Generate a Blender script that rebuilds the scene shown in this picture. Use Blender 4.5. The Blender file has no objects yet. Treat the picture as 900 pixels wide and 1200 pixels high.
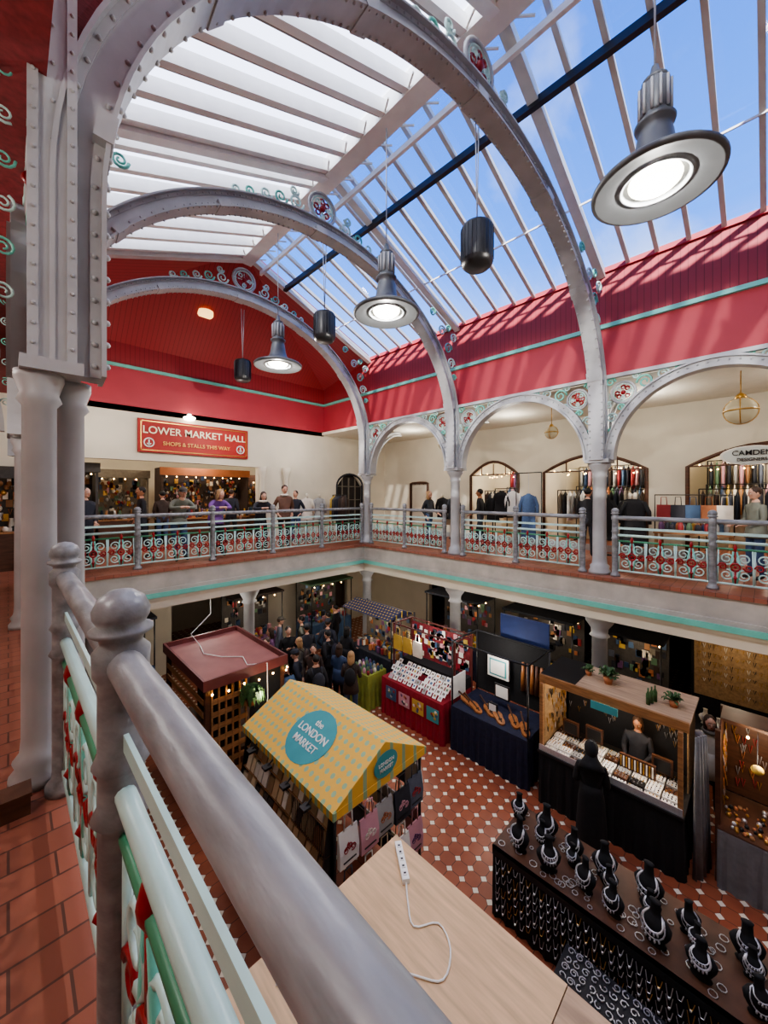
import bpy, math, random
from mathutils import Vector, Matrix
random.seed(7)
V=Vector; pi=math.pi; sin=math.sin; cos=math.cos
FL=-3.9
def lin(c):
    return tuple(((x/255)/12.92 if x/255<=.04045 else ((x/255+.055)/1.055)**2.4) for x in c)
MC={}
def nodes(name):
    m=bpy.data.materials.new(name); m.use_nodes=True
    nt=m.node_tree; p=nt.nodes['Principled BSDF']
    return m,nt,p
def M(name,col,rough=.5,metal=0,var=.15,scale=5,bump=0,emit=0,stretch=None):
    if name in MC: return MC[name]
    m,nt,p=nodes(name); c=lin(col)
    p.inputs['Roughness'].default_value=rough; p.inputs['Metallic'].default_value=metal
    if var>0:
        tc=nt.nodes.new('ShaderNodeTexCoord'); no=nt.nodes.new('ShaderNodeTexNoise'); no.inputs['Scale'].default_value=scale
        no.inputs['Detail'].default_value=4
        mp=nt.nodes.new('ShaderNodeMapping')
        if stretch: mp.inputs['Scale'].default_value=stretch
        nt.links.new(tc.outputs['Object'],mp.inputs[0]); nt.links.new(mp.outputs[0],no.inputs['Vector'])
        r=nt.nodes.new('ShaderNodeValToRGB')
        r.color_ramp.elements[0].position=.3; r.color_ramp.elements[1].position=.7
        r.color_ramp.elements[0].color=(*[x*(1-var) for x in c],1); r.color_ramp.elements[1].color=(*[min(1,x*(1+var)) for x in c],1)
        nt.links.new(no.outputs[0],r.inputs[0]); nt.links.new(r.outputs[0],p.inputs['Base Color'])
        if bump:
            b=nt.nodes.new('ShaderNodeBump'); b.inputs['Strength'].default_value=bump; b.inputs['Distance'].default_value=.02
            nt.links.new(no.outputs[0],b.inputs['Height']); nt.links.new(b.outputs[0],p.inputs['Normal'])
    else: p.inputs['Base Color'].default_value=(*c,1)
    if emit:
        p.inputs['Emission Color'].default_value=(*c,1); p.inputs['Emission Strength'].default_value=emit
    MC[name]=m; return m
def mth(nt,op,a,b=None,c=None):
    n=nt.nodes.new('ShaderNodeMath'); n.operation=op
    for i,x in enumerate((a,b,c)):
        if x is None: continue
        if isinstance(x,(int,float)): n.inputs[i].default_value=x
        else: nt.links.new(x,n.inputs[i])
    return n.outputs[0]
def mixc(nt,f,a,b):
    n=nt.nodes.new('ShaderNodeMix'); n.data_type='RGBA'
    nt.links.new(f,n.inputs[0])
    for i,x in ((6,a),(7,b)):
        if isinstance(x,tuple): n.inputs[i].default_value=(*x,1)
        else: nt.links.new(x,n.inputs[i])
    return n.outputs[2]
def coords(nt):
    tc=nt.nodes.new('ShaderNodeTexCoord'); s=nt.nodes.new('ShaderNodeSeparateXYZ'); nt.links.new(tc.outputs['Object'],s.inputs[0])
    return tc.outputs['Object'],s.outputs[0],s.outputs[1],s.outputs[2]
def noisef(nt,co,scale):
    n=nt.nodes.new('ShaderNodeTexNoise'); n.inputs['Scale'].default_value=scale; nt.links.new(co,n.inputs['Vector']); return n.outputs[0]
def octfloor():
    m,nt,p=nodes('octagon_tile'); co,x,y,z=coords(nt)
    P=.22
    ax=mth(nt,'ABSOLUTE',mth(nt,'SUBTRACT',mth(nt,'FRACT',mth(nt,'DIVIDE',x,P)),.5))
    ay=mth(nt,'ABSOLUTE',mth(nt,'SUBTRACT',mth(nt,'FRACT',mth(nt,'DIVIDE',y,P)),.5))
    s=mth(nt,'ADD',ax,ay)
    w=mth(nt,'GREATER_THAN',s,.77)
    edge=mth(nt,'GREATER_THAN',mth(nt,'MAXIMUM',ax,ay),.48)
    ring=mth(nt,'MULTIPLY',mth(nt,'GREATER_THAN',s,.735),mth(nt,'LESS_THAN',s,.77))
    g=mth(nt,'MAXIMUM',mth(nt,'MULTIPLY',edge,mth(nt,'SUBTRACT',1,w)),ring)
    c=mixc(nt,noisef(nt,co,3),lin((126,66,46)),lin((166,98,70)))
    c=mixc(nt,w,c,lin((226,214,194))); c=mixc(nt,g,c,lin((74,46,38)))
    nt.links.new(c,p.inputs['Base Color']); p.inputs['Roughness'].default_value=.35
    return m
def terracotta():
    m,nt,p=nodes('terracotta_tile'); co,x,y,z=coords(nt)
    b=nt.nodes.new('ShaderNodeTexBrick'); nt.links.new(co,b.inputs['Vector'])
    b.inputs['Color1'].default_value=(*lin((136,82,64)),1); b.inputs['Color2'].default_value=(*lin((160,100,80)),1); b.inputs['Mortar'].default_value=(*lin((76,50,42)),1)
    b.inputs['Scale'].default_value=1; b.inputs['Brick Width'].default_value=.3; b.inputs['Row Height'].default_value=.15; b.inputs['Mortar Size'].default_value=.005
    c=mixc(nt,noisef(nt,co,2.5),b.outputs[0],lin((140,90,74)))
    n=nt.nodes.new('ShaderNodeMix'); n.data_type='RGBA'; n.inputs[0].default_value=.35
    nt.links.new(b.outputs[0],n.inputs[6]); nt.links.new(c,n.inputs[7])
    nt.links.new(n.outputs[2],p.inputs['Base Color']); p.inputs['Roughness'].default_value=.45
    bm=nt.nodes.new('ShaderNodeBump'); bm.inputs['Strength'].default_value=.3; bm.inputs['Distance'].default_value=.01; bm.invert=True
    nt.links.new(b.outputs[1],bm.inputs['Height']); nt.links.new(bm.outputs[0],p.inputs['Normal'])
    return m
def boards(name,col,mode):
    m,nt,p=nodes(name); co,x,y,z=coords(nt)
    t={'x':x,'y':y,'z':z,'xy':mth(nt,'ADD',x,y)}[mode]
    f=mth(nt,'FRACT',mth(nt,'MULTIPLY',t,9)); l=mth(nt,'LESS_THAN',f,.12)
    c0=lin(col); c=mixc(nt,l,c0,tuple(v*.6 for v in c0))
    nt.links.new(c,p.inputs['Base Color']); p.inputs['Roughness'].default_value=.6
    return m
def dots(name,c1,c2,k,r,a,b_):
    m,nt,p=nodes(name); co,x,y,z=coords(nt); d={'x':x,'y':y,'z':z}
    u=mth(nt,'MULTIPLY',d[a],k); v=mth(nt,'MULTIPLY',d[b_],k)
    row=mth(nt,'MULTIPLY',mth(nt,'MODULO',mth(nt,'FLOOR',v),2),.5)
    fu=mth(nt,'SUBTRACT',mth(nt,'FRACT',mth(nt,'ADD',u,row)),.5); fv=mth(nt,'SUBTRACT',mth(nt,'FRACT',v),.5)
    dd=mth(nt,'ADD',mth(nt,'MULTIPLY',fu,fu),mth(nt,'MULTIPLY',fv,fv))
    c=mixc(nt,mth(nt,'LESS_THAN',dd,r*r),lin(c1),lin(c2)); nt.links.new(c,p.inputs['Base Color']); p.inputs['Roughness'].default_value=.8
    return m
def glass(name,col,transl):
    m=bpy.data.materials.new(name); m.use_nodes=True; nt=m.node_tree; nt.nodes.clear()
    o=nt.nodes.new('ShaderNodeOutputMaterial'); t=nt.nodes.new('ShaderNodeBsdfTransparent'); t.inputs[0].default_value=(*col,1)
    g=nt.nodes.new('ShaderNodeBsdfTranslucent' if transl else 'ShaderNodeBsdfGlossy')
    if not transl: g.inputs['Roughness'].default_value=.05
    mx=nt.nodes.new('ShaderNodeMixShader'); mx.inputs[0].default_value=transl if transl else .04
    nt.links.new(t.outputs[0],mx.inputs[1]); nt.links.new(g.outputs[0],mx.inputs[2]); nt.links.new(mx.outputs[0],o.inputs[0])
    return m
OCT=octfloor(); TER=terracotta()
REDX=boards('red_ceiling_boards',(164,52,54),'x'); REDY=boards('red_side_boards',(160,54,58),'y')
RED=M('red_paint',(168,56,64),.6,var=.05,scale=2)
BRICKR=M('red_brick',(140,54,56),.7,var=.25,scale=20,stretch=(1,1,4))
GREY=M('grey_ironwork',(172,173,174),.45,.05,var=.12,scale=3,bump=.08)
GREYD=M('worn_grey_rail',(136,138,140),.38,.08,var=.36,scale=16,bump=.3,stretch=(1,.3,1))
LAMPG=M('lamp_grey',(96,99,102),.42,.1,var=.08)
MINT=M('mint_paint',(112,190,174),.4,var=.08); PALE=M('pale_mint_paint',(184,216,210),.35,var=.1)
MINTD=M('green_paint',(70,140,105),.4,var=.1)
IRED=M('red_enamel',(150,28,34),.3,var=.1); WHT=M('white_paint',(238,236,230),.45,var=.04)
CREAM=M('cream_plaster',(210,202,184),.8,var=.05,scale=1.5); CREAM2=M('cream_ceiling',(218,211,194),.8,var=.04)
STONE=M('stone_fascia',(176,171,162),.7,var=.15,scale=3,bump=.1)
DARK=M('dark_interior',(38,32,30),.8,var=.2); BLACK=M('black_cloth',(18,18,21),.85,var=.3,scale=20); BLK=M('black_plastic',(30,30,32),.4,var=.05)
NAVY=M('navy_cloth',(22,26,50),.85,var=.25,scale=12,bump=.3); REDC=M('red_cloth',(140,28,42),.8,var=.12,scale=8)
WOOD=M('wood',(150,108,70),.55,var=.3,scale=4,stretch=(1,1,8)); WOODD=M('dark_wood',(84,54,38),.5,var=.3,scale=4,stretch=(1,1,6))
PLY=M('plywood',(212,178,138),.6,var=.18,scale=3.5,stretch=(7,.6,1)); PLYE=M('plywood_edge',(150,118,84),.7,var=.3,scale=40,stretch=(1,1,8))
PLYB=M('worn_board',(180,152,124),.6,var=.24,scale=4,stretch=(6,.5,1))
ROOFR=M('brown_red_roof',(150,98,92),.7,var=.12,scale=3); GREYC=M('grey_cloth',(112,112,114),.85,var=.15,scale=10,bump=.3)
SILV=M('silver',(200,200,204),.3,.6,var=.1,scale=40); GOLD=M('gold',(195,152,80),.3,.7,var=.15,scale=40)
LAMP=M('lamp_glow',(255,246,225),.5,var=0,emit=3.5); WARM=M('warm_bulb',(255,200,120),.5,var=0,emit=9); LIME=M('lime_cloth',(140,148,64),.8,var=.15)
PAPER=M('paper',(228,226,220),.7,var=.05); LEAF=M('leaves',(62,94,52),.6,var=.4,scale=20); SKYB=M('teal_sign',(70,150,155),.6,var=.05)
YEL=dots('yellow_dotted_canvas',(228,180,84),(150,178,140),9,.27,'y','x')
FLOR=dots('floral_navy_canvas',(46,50,82),(190,160,66),9,.22,'y','x')
GL=glass('clear_glass',(.93,.96,1),0); GLW=glass('frosted_glass',(.96,.96,.95),.86)
PAL=[M('goods_%d'%i,c,.6,var=.1) for i,c in enumerate([(150,52,54),(196,164,78),(74,100,132),(220,212,198),(94,124,98),(108,72,112),(176,112,74),(50,52,60),(150,108,72),(200,148,158),(46,66,96),(160,160,158)])]
GREYS=[M('fabric_%d'%i,c,.8,var=.15,scale=15) for i,c in enumerate([(28,28,32),(44,46,54),(74,70,66),(122,114,102),(36,40,52),(62,48,42),(90,96,110)])]

class B:
    def __init__(s): s.v=[];s.f=[];s.m=[];s.sm=[];s.mats=[];s.T=None
    def add(s,vs,fs,mat,smooth=False):
        if mat not in s.mats: s.mats.append(mat)
        k=s.mats.index(mat); o=len(s.v)
        if s.T is not None: vs=[s.T@V(v) for v in vs]
        s.v.extend([tuple(v) for v in vs])
        for f in fs: s.f.append(tuple(i+o for i in f)); s.m.append(k); s.sm.append(smooth)
    def box(s,x0,x1,y0,y1,z0,z1,mat):
        s.add([(x0,y0,z0),(x1,y0,z0),(x1,y1,z0),(x0,y1,z0),(x0,y0,z1),(x1,y0,z1),(x1,y1,z1),(x0,y1,z1)],
        [(0,3,2,1),(4,5,6,7),(0,1,5,4),(1,2,6,5),(2,3,7,6),(3,0,4,7)],mat)
    def cbox(s,c,d,mat,rz=0,R=None):
        R=R or Matrix.Rotation(rz,3,'Z'); c=V(c); vs=[]
        for z in(-.5,.5):
            for x,y in((-.5,-.5),(.5,-.5),(.5,.5),(-.5,.5)): vs.append(c+R@V((x*d[0],y*d[1],z*d[2])))
        s.add(vs,[(0,3,2,1),(4,5,6,7),(0,1,5,4),(1,2,6,5),(2,3,7,6),(3,0,4,7)],mat)
    def tube(s,pts,r,mat,n=6,closed=False,smooth=True):
        pts=[V(p) for p in pts]; k=len(pts); rs=r if isinstance(r,(list,tuple)) else [r]*k
        vs=[];up=None
        for i,p in enumerate(pts):
            if closed: t=pts[(i+1)%k]-pts[i-1]
            else: t=pts[min(i+1,k-1)]-pts[max(i-1,0)]
            if t.length<1e-9: t=V((0,0,1))
            t.normalize()
            if up is None: up=t.orthogonal().normalized() if abs(t.z)>.9 else V((0,0,1))
            a=(up-t*up.dot(t))
            a=a.normalized() if a.length>1e-6 else t.orthogonal().normalized()
            up=a; b_=t.cross(a)
            for j in range(n):
                q=2*pi*j/n+pi/n; vs.append(p+(a*cos(q)+b_*sin(q))*rs[i])
        fs=[]
        for i in range(k if closed else k-1):
            for j in range(n):
                a=i*n+j;b2=i*n+(j+1)%n;c=((i+1)%k)*n
                fs.append((a,b2,c+(j+1)%n,c+j))
        if not closed: fs.append(tuple(reversed(range(n)))); fs.append(tuple(range((k-1)*n,k*n)))
        s.add(vs,fs,mat,smooth and n>4)
    def lathe(s,x,y,prof,mat,n=16,sx=1,sy=1,smooth=True,wob=0):
        vs=[];k=len(prof)
        for r,z in prof:
            for j in range(n):
                q=2*pi*j/n; rr=r*(1+wob*sin(q*6)); vs.append((x+rr*cos(q)*sx,y+rr*sin(q)*sy,z))
        fs=[(i*n+j,i*n+(j+1)%n,(i+1)*n+(j+1)%n,(i+1)*n+j) for i in range(k-1) for j in range(n)]
        fs.append(tuple(reversed(range(n)))); fs.append(tuple(range((k-1)*n,k*n)))
        s.add(vs,fs,mat,smooth)
    def ball(s,c,r,mat,n=10,m=6,R=None):
        r=r if isinstance(r,(tuple,list)) else (r,r,r); c=V(c); vs=[]
        for i in range(m+1):
            ph=-pi/2+pi*i/m
            for j in range(n):
                q=2*pi*j/n; p=V((r[0]*cos(ph)*cos(q),r[1]*cos(ph)*sin(q),r[2]*sin(ph)))
                if R: p=R@p
                vs.append(c+p)
        s.add(vs,[(i*n+j,i*n+(j+1)%n,(i+1)*n+(j+1)%n,(i+1)*n+j) for i in range(m) for j in range(n)],mat,True)
    def prism(s,poly,ext,mat):
        poly=[V(p) for p in poly]; e=V(ext); k=len(poly)
        s.add(poly+[p+e for p in poly],[tuple(reversed(range(k))),tuple(range(k,2*k))]+[(i,(i+1)%k,k+(i+1)%k,k+i) for i in range(k)],mat)
    def loft(s,loops,mat,smooth=False,caps=True):
        n=len(loops[0]);k=len(loops); vs=[p for l in loops for p in l]
        fs=[(i*n+j,i*n+(j+1)%n,(i+1)*n+(j+1)%n,(i+1)*n+j) for i in range(k-1) for j in range(n)]
        if caps: fs+= [tuple(reversed(range(n))),tuple(range((k-1)*n,k*n))]
        s.add(vs,fs,mat,smooth)
    def obj(s,name,parent=None):
        me=bpy.data.meshes.new(name); me.from_pydata(s.v,[],s.f)
        for m in s.mats: me.materials.append(m)
        me.polygons.foreach_set('material_index',s.m); me.polygons.foreach_set('use_smooth',s.sm); me.update()
        o=bpy.data.objects.new(name,me); bpy.context.scene.collection.objects.link(o)
        if parent: o.parent=parent
        return o
def text(body,loc,xd,yd,size,mat,parent,name='lettering'):
    cu=bpy.data.curves.new(name,'FONT'); cu.body=body; cu.size=size; cu.align_x='CENTER'; cu.align_y='CENTER'; cu.extrude=.004; cu.offset=size*.01
    cu.materials.append(mat); o=bpy.data.objects.new(name,cu); bpy.context.scene.collection.objects.link(o)
    x=V(xd).normalized(); y=V(yd).normalized(); z=x.cross(y)
    mw=Matrix.Translation(V(loc))@Matrix((x,y,z)).transposed().to_4x4()
    o.parent=parent; o.matrix_parent_inverse=Matrix(); o.matrix_basis=mw
def spiral(b,o,U,W,cx,cy,r0,r1,a0,turns,rad,mat,n=5,st=12):
    o=V(o);U=V(U);W=V(W); k=max(6,int(st*abs(turns)))
    pts=[]
    for i in range(k+1):
        t=i/k; a=a0+2*pi*turns*t; r=r0+(r1-r0)*t
        pts.append(o+U*(cx+r*cos(a))+W*(cy+r*sin(a)))
    b.tube(pts,[rad*(1-.4*i/k) for i in range(k+1)],mat,n)
def ring(b,o,U,W,cx,cy,R,rad,mat,k=18,n=5):
    o=V(o);U=V(U);W=V(W)
    b.tube([o+U*(cx+R*cos(2*pi*i/k))+W*(cy+R*sin(2*pi*i/k)) for i in range(k)],rad,mat,n,closed=True)
def rosette(b,o,U,W,cx,cy,R):
    o=V(o);U=V(U);W=V(W);N=U.cross(W)
    ring(b,o,U,W,cx,cy,R,R*.12,GREY); ring(b,o,U,W,cx,cy,R*.8,R*.06,PALE); c=o+U*cx+W*cy
    for i in range(8):
        a=pi*i/4
        spiral(b,o,U,W,cx+R*.48*cos(a),cy+R*.48*sin(a),R*.17,R*.17,0,1,R*.08,IRED if i%3 else PALE,4,8)
    b.ball(c,(R*.22,)*3,IRED,8,5)
    b.tube([c-U*R,c+U*R],R*.04,PALE,4); b.tube([c-W*R,c+W*R],R*.04,PALE,4)
Z=V((0,0,1)); UX=V((1,0,0)); UY=V((0,1,0))
def archpts(c,U,a,bb,z0,t0=0,t1=pi,k=40):
    return [(V(c)+U*(a*cos(t0+(t1-t0)*i/k))+Z*(z0+bb*sin(t0+(t1-t0)*i/k))) for i in range(k+1)]
def archband(b,c,U,a,bb,z0,dep,w,mat,t0=0,t1=pi,k=40):
    N=U.cross(Z); p=archpts(c,U,a,bb,z0,t0,t1,k); q=archpts(c,U,a+dep,bb+dep,z0,t0,t1,k)
    b.loft([[p[i]-N*w,p[i]+N*w,q[i]+N*w,q[i]-N*w] for i in range(k+1)],mat)
# ================= ROOM SHELL =================
YN=-4.5; YB=12.1; XR=8.7; XW=12.0; CY=9.55
b=B(); b.box(-4,15,YN,17,FL-.1,FL,OCT); b.obj('floor')
def slab(x0,x1,y0,y1):
    b=B(); b.box(x0,x1,y0,y1,-.85,-.03,CREAM); b.box(x0,x1,y0,y1,-.03,0,TER); return b
b=slab(8.3,15,YN,17); b.obj('floor_gallery_right')
b=slab(-4,8.3,9.3,17); b.obj('floor_gallery_back')
b=slab(-4,.4,YN,9.3); b.obj('floor_gallery_left')
def fascia(n,p,q,N):
    b=B(); p=V(p);q=V(q);N=V(N)
    prof=[(0,0,.09,-.07,TER),(0,-.07,.06,-.42,STONE),(0,-.42,.1,-.5,STONE),(0,-.5,.13,-.6,MINT),(0,-.6,.09,-.66,CREAM),(0,-.66,.05,-.85,CREAM)]
    for a,z1,d,z0,m in prof:
        b.loft([[e+Z*z1,e+N*d+Z*z1,e+N*d+Z*z0,e+Z*z0] for e in(p,q)],m)
    b.obj(n)
fascia('trim_1',(8.3,YN,0),(8.3,9.3,0),(-1,0,0)); fascia('trim_2',(.4,9.3,0),(8.3,9.3,0),(0,-1,0)); fascia('trim_3',(.4,YN,0),(.4,9.3,0),(1,0,0))
def upper(name,X,N):
    b=B(); x1=X+N*.25; a,c=min(X,x1),max(X,x1)
    b.box(a,c,YN,YB,3.98,5.0,RED)
    b.box(a,c,YN,YB,5.08,6.2,REDY)
    b.box(min(X-N*.07,X+N*.2),max(X-N*.07,X+N*.2),YN,YB,5.0,5.08,MINT)
    b.box(min(X-N*.05,X),max(X-N*.05,X),YN,YB,3.93,4.03,RED)
    b.box(min(X-N*.05,X),max(X-N*.05,X),YN,9.6,6.14,6.24,RED)
    b.obj(name)
upper('wall_right_upper',XR,1); upper('wall_left_upper',.05,-1)
b=B(); b.box(.05,XR,YB,YB+.2,3.85,5.0,RED); b.box(.05,XR,YB-.06,YB+.2,5,5.08,MINT); b.box(.05,XR,YB,YB+.2,5.08,5.7,REDX); b.obj('wall_back_upper')
b=B(); A=V((4.4,9.6,7.9)); b.prism([A,V((.05,YB,5.65)),V((XR,YB,5.65))],(0,0,.06),REDX)
b.prism([A,V((XR,YB,5.65)),V((XR,9.6,6.2))],(0,0,.06),REDY); b.prism([A,V((.05,9.6,6.2)),V((.05,YB,5.65))],(0,0,.06),REDY)
b.prism([V((XR,9.52,6.12)),A+V((0,-.08,-.08)),V((.05,9.52,6.12)),V((.05,9.52,6.34)),A+V((0,-.08,.14)),V((XR,9.52,6.34))],(0,.08,0),RED)
b.obj('ceiling_hip')
def wallop(b,ax,pos,s0,s1,z0,z1,ops,th,mat,frame=None):
    def P(s,z,d=0): return V((pos+d,s,z)) if ax=='x' else V((s,pos+d,z))
    E=V((th,0,0)) if ax=='x' else V((0,th,0))
    cur=s0
    for a,c,zt,rise in ops:
        if a>cur: b.prism([P(cur,z0),P(a,z0),P(a,z1),P(cur,z1)],E,mat)
        k=10; arc=[P(a+(c-a)*i/k, zt-rise+rise*sin(pi*i/k)) for i in range(k+1)]
        b.prism([P(a,z1)]+arc+[P(c,z1)],E,mat)
        if frame:
            nn=-E.normalized()*.03
            b.tube([P(a,z0)+nn]+[p+nn for p in arc]+[P(c,z0)+nn],.05,frame,6)
            h=(zt-rise); b.tube([P(a,h)+nn,P(c,h)+nn],.025,frame,4)
            for q in (a+(c-a)/4,(a+c)/2,c-(c-a)/4): b.tube([P(q,h)+nn,P(q,zt-.08)+nn],.018,frame,4)
        cur=c
    if s1>cur: b.prism([P(cur,z0),P(s1,z0),P(s1,z1),P(cur,z1)],E,mat)
b=B(); wallop(b,'x',XW,YN,16,0,3.9,[(-1.4,1.4,2.75,.45),(2.25,4.95,2.75,.45),(5.8,7.6,2.75,.45),(9.6,10.5,2.1,.02)],.2,CREAM,WOODD)
b.box(XW-.03,XW,YN,16,0,.18,GREY); b.obj('wall_right')
b=B(); wallop(b,'y',YB,-4,XW,0,3.85,[(-3,-.6,2.6,.05),(.1,6.0,2.55,.02),(9.3,10.7,2.5,.6)],.2,CREAM,None)
b.obj('wall_back')
b=B(); b.box(XR-.1,15,YN,17,3.9,4.0,CREAM2); b.obj('ceiling_gallery_right')
b=B(); b.box(-4,15,YB,17,3.85,4.0,CREAM2); b.obj('ceiling_gallery_back')
b=B(); b.box(-4,.15,YN,YB,3.9,4.0,BRICKR); b.obj('ceiling_gallery_left')
b=B(); b.box(-3.7,-3.5,YN,17,FL,2.2,CREAM); b.box(-3.7,-3.48,YN,17,2.2,4,BRICKR); b.box(-3.5,-3.44,YN,17,2.15,2.25,MINT); b.obj('wall_left')
b=B(); b.box(-4,15,YN-.2,YN,FL,8,CREAM); b.obj('wall_front')
b=B(); b.box(15,15.2,YN,17,FL,-.5,DARK); b.box(15,15.2,YN,17,-.5,4,CREAM)
for yy in(-2.2,1.75,5.4,8.4): b.box(12.2,15,yy-.05,yy+.05,0,3.9,CREAM)
b.obj('wall_shop_rear')
b=B(); b.box(-4,15,16.8,17,FL,4,CREAM); b.obj('wall_far')
b=B(); wallop(b,'x',XW-.2,YN,16,FL,-.85,[(-.5,2.2,-1.4,.02),(3.2,5.6,-1.4,.02),(7,9.4,-1.4,.02)],.2,CREAM); b.obj('wall_lower_right')
b=B(); wallop(b,'y',13.0,-3.5,XW-.2,FL,-.85,[(-1,2.2,-1.4,.02),(3.6,5.6,-1.4,.02),(8.2,10.6,-1.4,.02)],.2,CREAM); b.obj('wall_lower_back')
RY=[9.5,5.95,2.42,-1.1]; LY=[9.75,6.35,2.9,-.65]
def roof():
    b=B()
    for x0,m in((XR,GL),(.05,GLW)):
        b.add([(x0,YN,6.3),(x0,9.6,6.3),(4.4,9.6,8.0),(4.4,YN,8.0)],[(0,1,2,3)],m)
    b.obj('window_1')
    b=B(); y=9.45
    bar=M('glazing_bar',(212,209,202),.45,.0,var=.05)
    def slopebar(b,x0,y,w,dep,mat,z0=6.22,z1=7.92,x1=4.4):
        b.loft([[V((x,y-w,z)),V((x,y+w,z)),V((x,y+w,z-dep)),V((x,y-w,z-dep))] for x,z in((x0,z0),(x1,z1))],mat)
    while y>YN: slopebar(b,XR,y,.036,.08,bar); y-=.47
    for yy in RY: slopebar(b,XR,yy,.08,.16,bar)
    for x,z,w,d,m in((5.5,7.4,.045,.12,BLK),(7.2,6.74,.012,.03,bar)):
        b.box(x-w,x+w,YN,9.5,z-d,z,m)
    b.obj('glazing_bars_right')
    b=B(); y=9.3
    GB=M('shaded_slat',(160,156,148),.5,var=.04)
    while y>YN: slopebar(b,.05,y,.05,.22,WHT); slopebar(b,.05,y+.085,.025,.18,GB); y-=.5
    for yy in RY: slopebar(b,.05,yy,.08,.28,WHT)
    b.obj('glazing_bars_left')
    b=B(); b.box(4.24,4.56,YN,9.6,7.62,7.98,WHT)
    for sx in(-1,1):
        y=9.3
        while y>YN:
            b.tube([(4.4+sx*.14,y,7.68),(4.4+sx*.3,y-.25,7.62)],.018,WHT,4); y-=.5
    b.box(4.8,4.86,YN,9.6,7.5,7.6,WHT)
    b.obj('ridge_beam')
roof()
def rib(yr,yl,near=False):
    b=B(); A0=V((8.35,yr,0)); A1=V((.42,yl,0)); c=(A0+A1)/2; U=(A0-A1).normalized(); a=(A0-A1).length/2; N=U.cross(Z)
    z0=3.35;bb=3.3;dep=.24;w=.105
    k=60; ip=[A0+Z*2.3]+archpts(c,U,a,bb,z0,0,pi,k)+[A1+Z*2.3]; op=[A0+U*dep+Z*2.3]+archpts(c,U,a+dep,bb+dep,z0,0,pi,k)+[A1-U*dep+Z*2.3]
    def L(i,s0,s1,h0,h1): 
        d=op[i]-ip[i]; return [ip[i]+d*h0+N*s0,ip[i]+d*h0+N*s1,ip[i]+d*h1+N*s1,ip[i]+d*h1+N*s0]
    n=len(ip)
    b.loft([L(i,-w*.6,w*.6,.08,.95) for i in range(n)],GREY)
    b.loft([L(i,-w*1.3,w*1.3,-.02,.08) for i in range(n)],GREY)
    b.loft([L(i,-w*1.3,w*1.3,.95,1.05) for i in range(n)],GREY)
    for sg in(-1,1):
        for h0,h1 in((.08,.3),(.75,.95)): b.loft([L(i,sg*w*.6-.014,sg*w*.6+.014,h0,h1) for i in range(n)],GREY)
    rr=.019
    for i in range(n-1):
        dd=(ip[i+1]-ip[i]).length; m=max(1,round(dd/.13))
        for j in range(m):
            t=(j+.5)/m; p=ip[i].lerp(ip[i+1],t); q=op[i].lerp(op[i+1],t); d=(q-p).normalized()
            for sg in(-1,1):
                b.ball(p-d*.008+N*sg*w*1.05,rr,GREY,6,4)
                b.ball(p+d*.05+N*sg*(w*.6+.016),rr*.9,GREY,6,4)
                b.ball(q-d*.04+N*sg*(w*.6+.016),rr*.9,GREY,6,4)
        if i%9==4:
            b.loft([L(i,-w*1.4,w*1.4,-.07,.35),L(i+1,-w*1.4,w*1.4,-.07,.35)],GREY)
    ap=V((c.x,c.y,0)); top=z0+bb+dep
    rosette(b,ap,U,Z,0,top+.32,.29)
    for sg in(-1,1):
        for dx,dz,r,mt in((.5,.26,.15,PALE),(.82,.24,.13,MINT),(1.1,.2,.11,PALE),(1.38,.16,.1,MINT),(1.62,.14,.09,PALE),(.55,.5,.09,PALE)):
            xx=dx+.06; base=(z0+(bb+dep)*math.sqrt(max(0,1-(xx/(a+dep))**2)))
            spiral(b,ap,U,Z,sg*xx,base+dz*.8,r,r*.2,pi if sg>0 else 0,sg*1.6,.024,mt)
        for (u_,z_,r,mt) in((a+.02,5.1,.15,PALE),(a-.1,5.48,.15,MINT),(a-.36,5.88,.14,PALE),(a+.12,5.8,.13,PALE),(a-.1,6.0,.1,MINT),(a-.72,6.25,.11,MINT),(a+.14,4.75,.09,MINT)):
            spiral(b,ap,U,Z,sg*(u_+.04),z_,r,r*.2,0,sg*1.7,.024,mt)
    b.obj('iron_roof_rib')
    if near:
        P=[]
        for i in range(10):
            t=pi-(.12+.62*i/9); P.append(c+U*((a+dep+.01)*cos(t))+Z*(z0+(bb+dep+.01)*sin(t)))
        ee=P[-1]
        P2=[V((.1,yl,3.95))]+P+[V((ee.x,ee.y,6.2+.395*(ee.x-.05))),V((.1,yl,6.15))]
        b=B(); b.prism([p+N*.04 for p in P2],N*-.04,BRICKR); b.obj('spandrel_panel')
for i in range(4): rib(RY[i],LY[i],i==2)
def rcol(y):
    b=B(); x=8.6
    b.lathe(x,y,[(.2,0),(.2,.06),(.17,.1),(.18,.16),(.14,.2),(.13,.3),(.12,1.95),(.15,1.98),(.13,2.02),(.15,2.1),(.21,2.2),(.21,2.25)],GREY,20)
    b.box(x-.22,x+.22,y-.22,y+.22,2.25,2.32,GREY); b.box(x-.13,x+.16,y-.13,y+.13,2.32,4.0,GREY)
    for i in range(14):
        for s in(-.1,.1): b.ball((x-.135,y+s,2.4+i*.11),.018,GREY,5,3)
    b.obj('iron_column')
    b=B(); b.lathe(x,y,[(.24,FL),(.24,FL+.15),(.18,FL+.22),(.16,FL+.3),(.14,-1.3),(.19,-1.27),(.15,-1.22),(.16,-1.12),(.26,-.98),(.26,-.92),(.3,-.9),(.3,-.85)],GREY,20); b.obj('lower_iron_column')
for y in RY: rcol(y)
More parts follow.
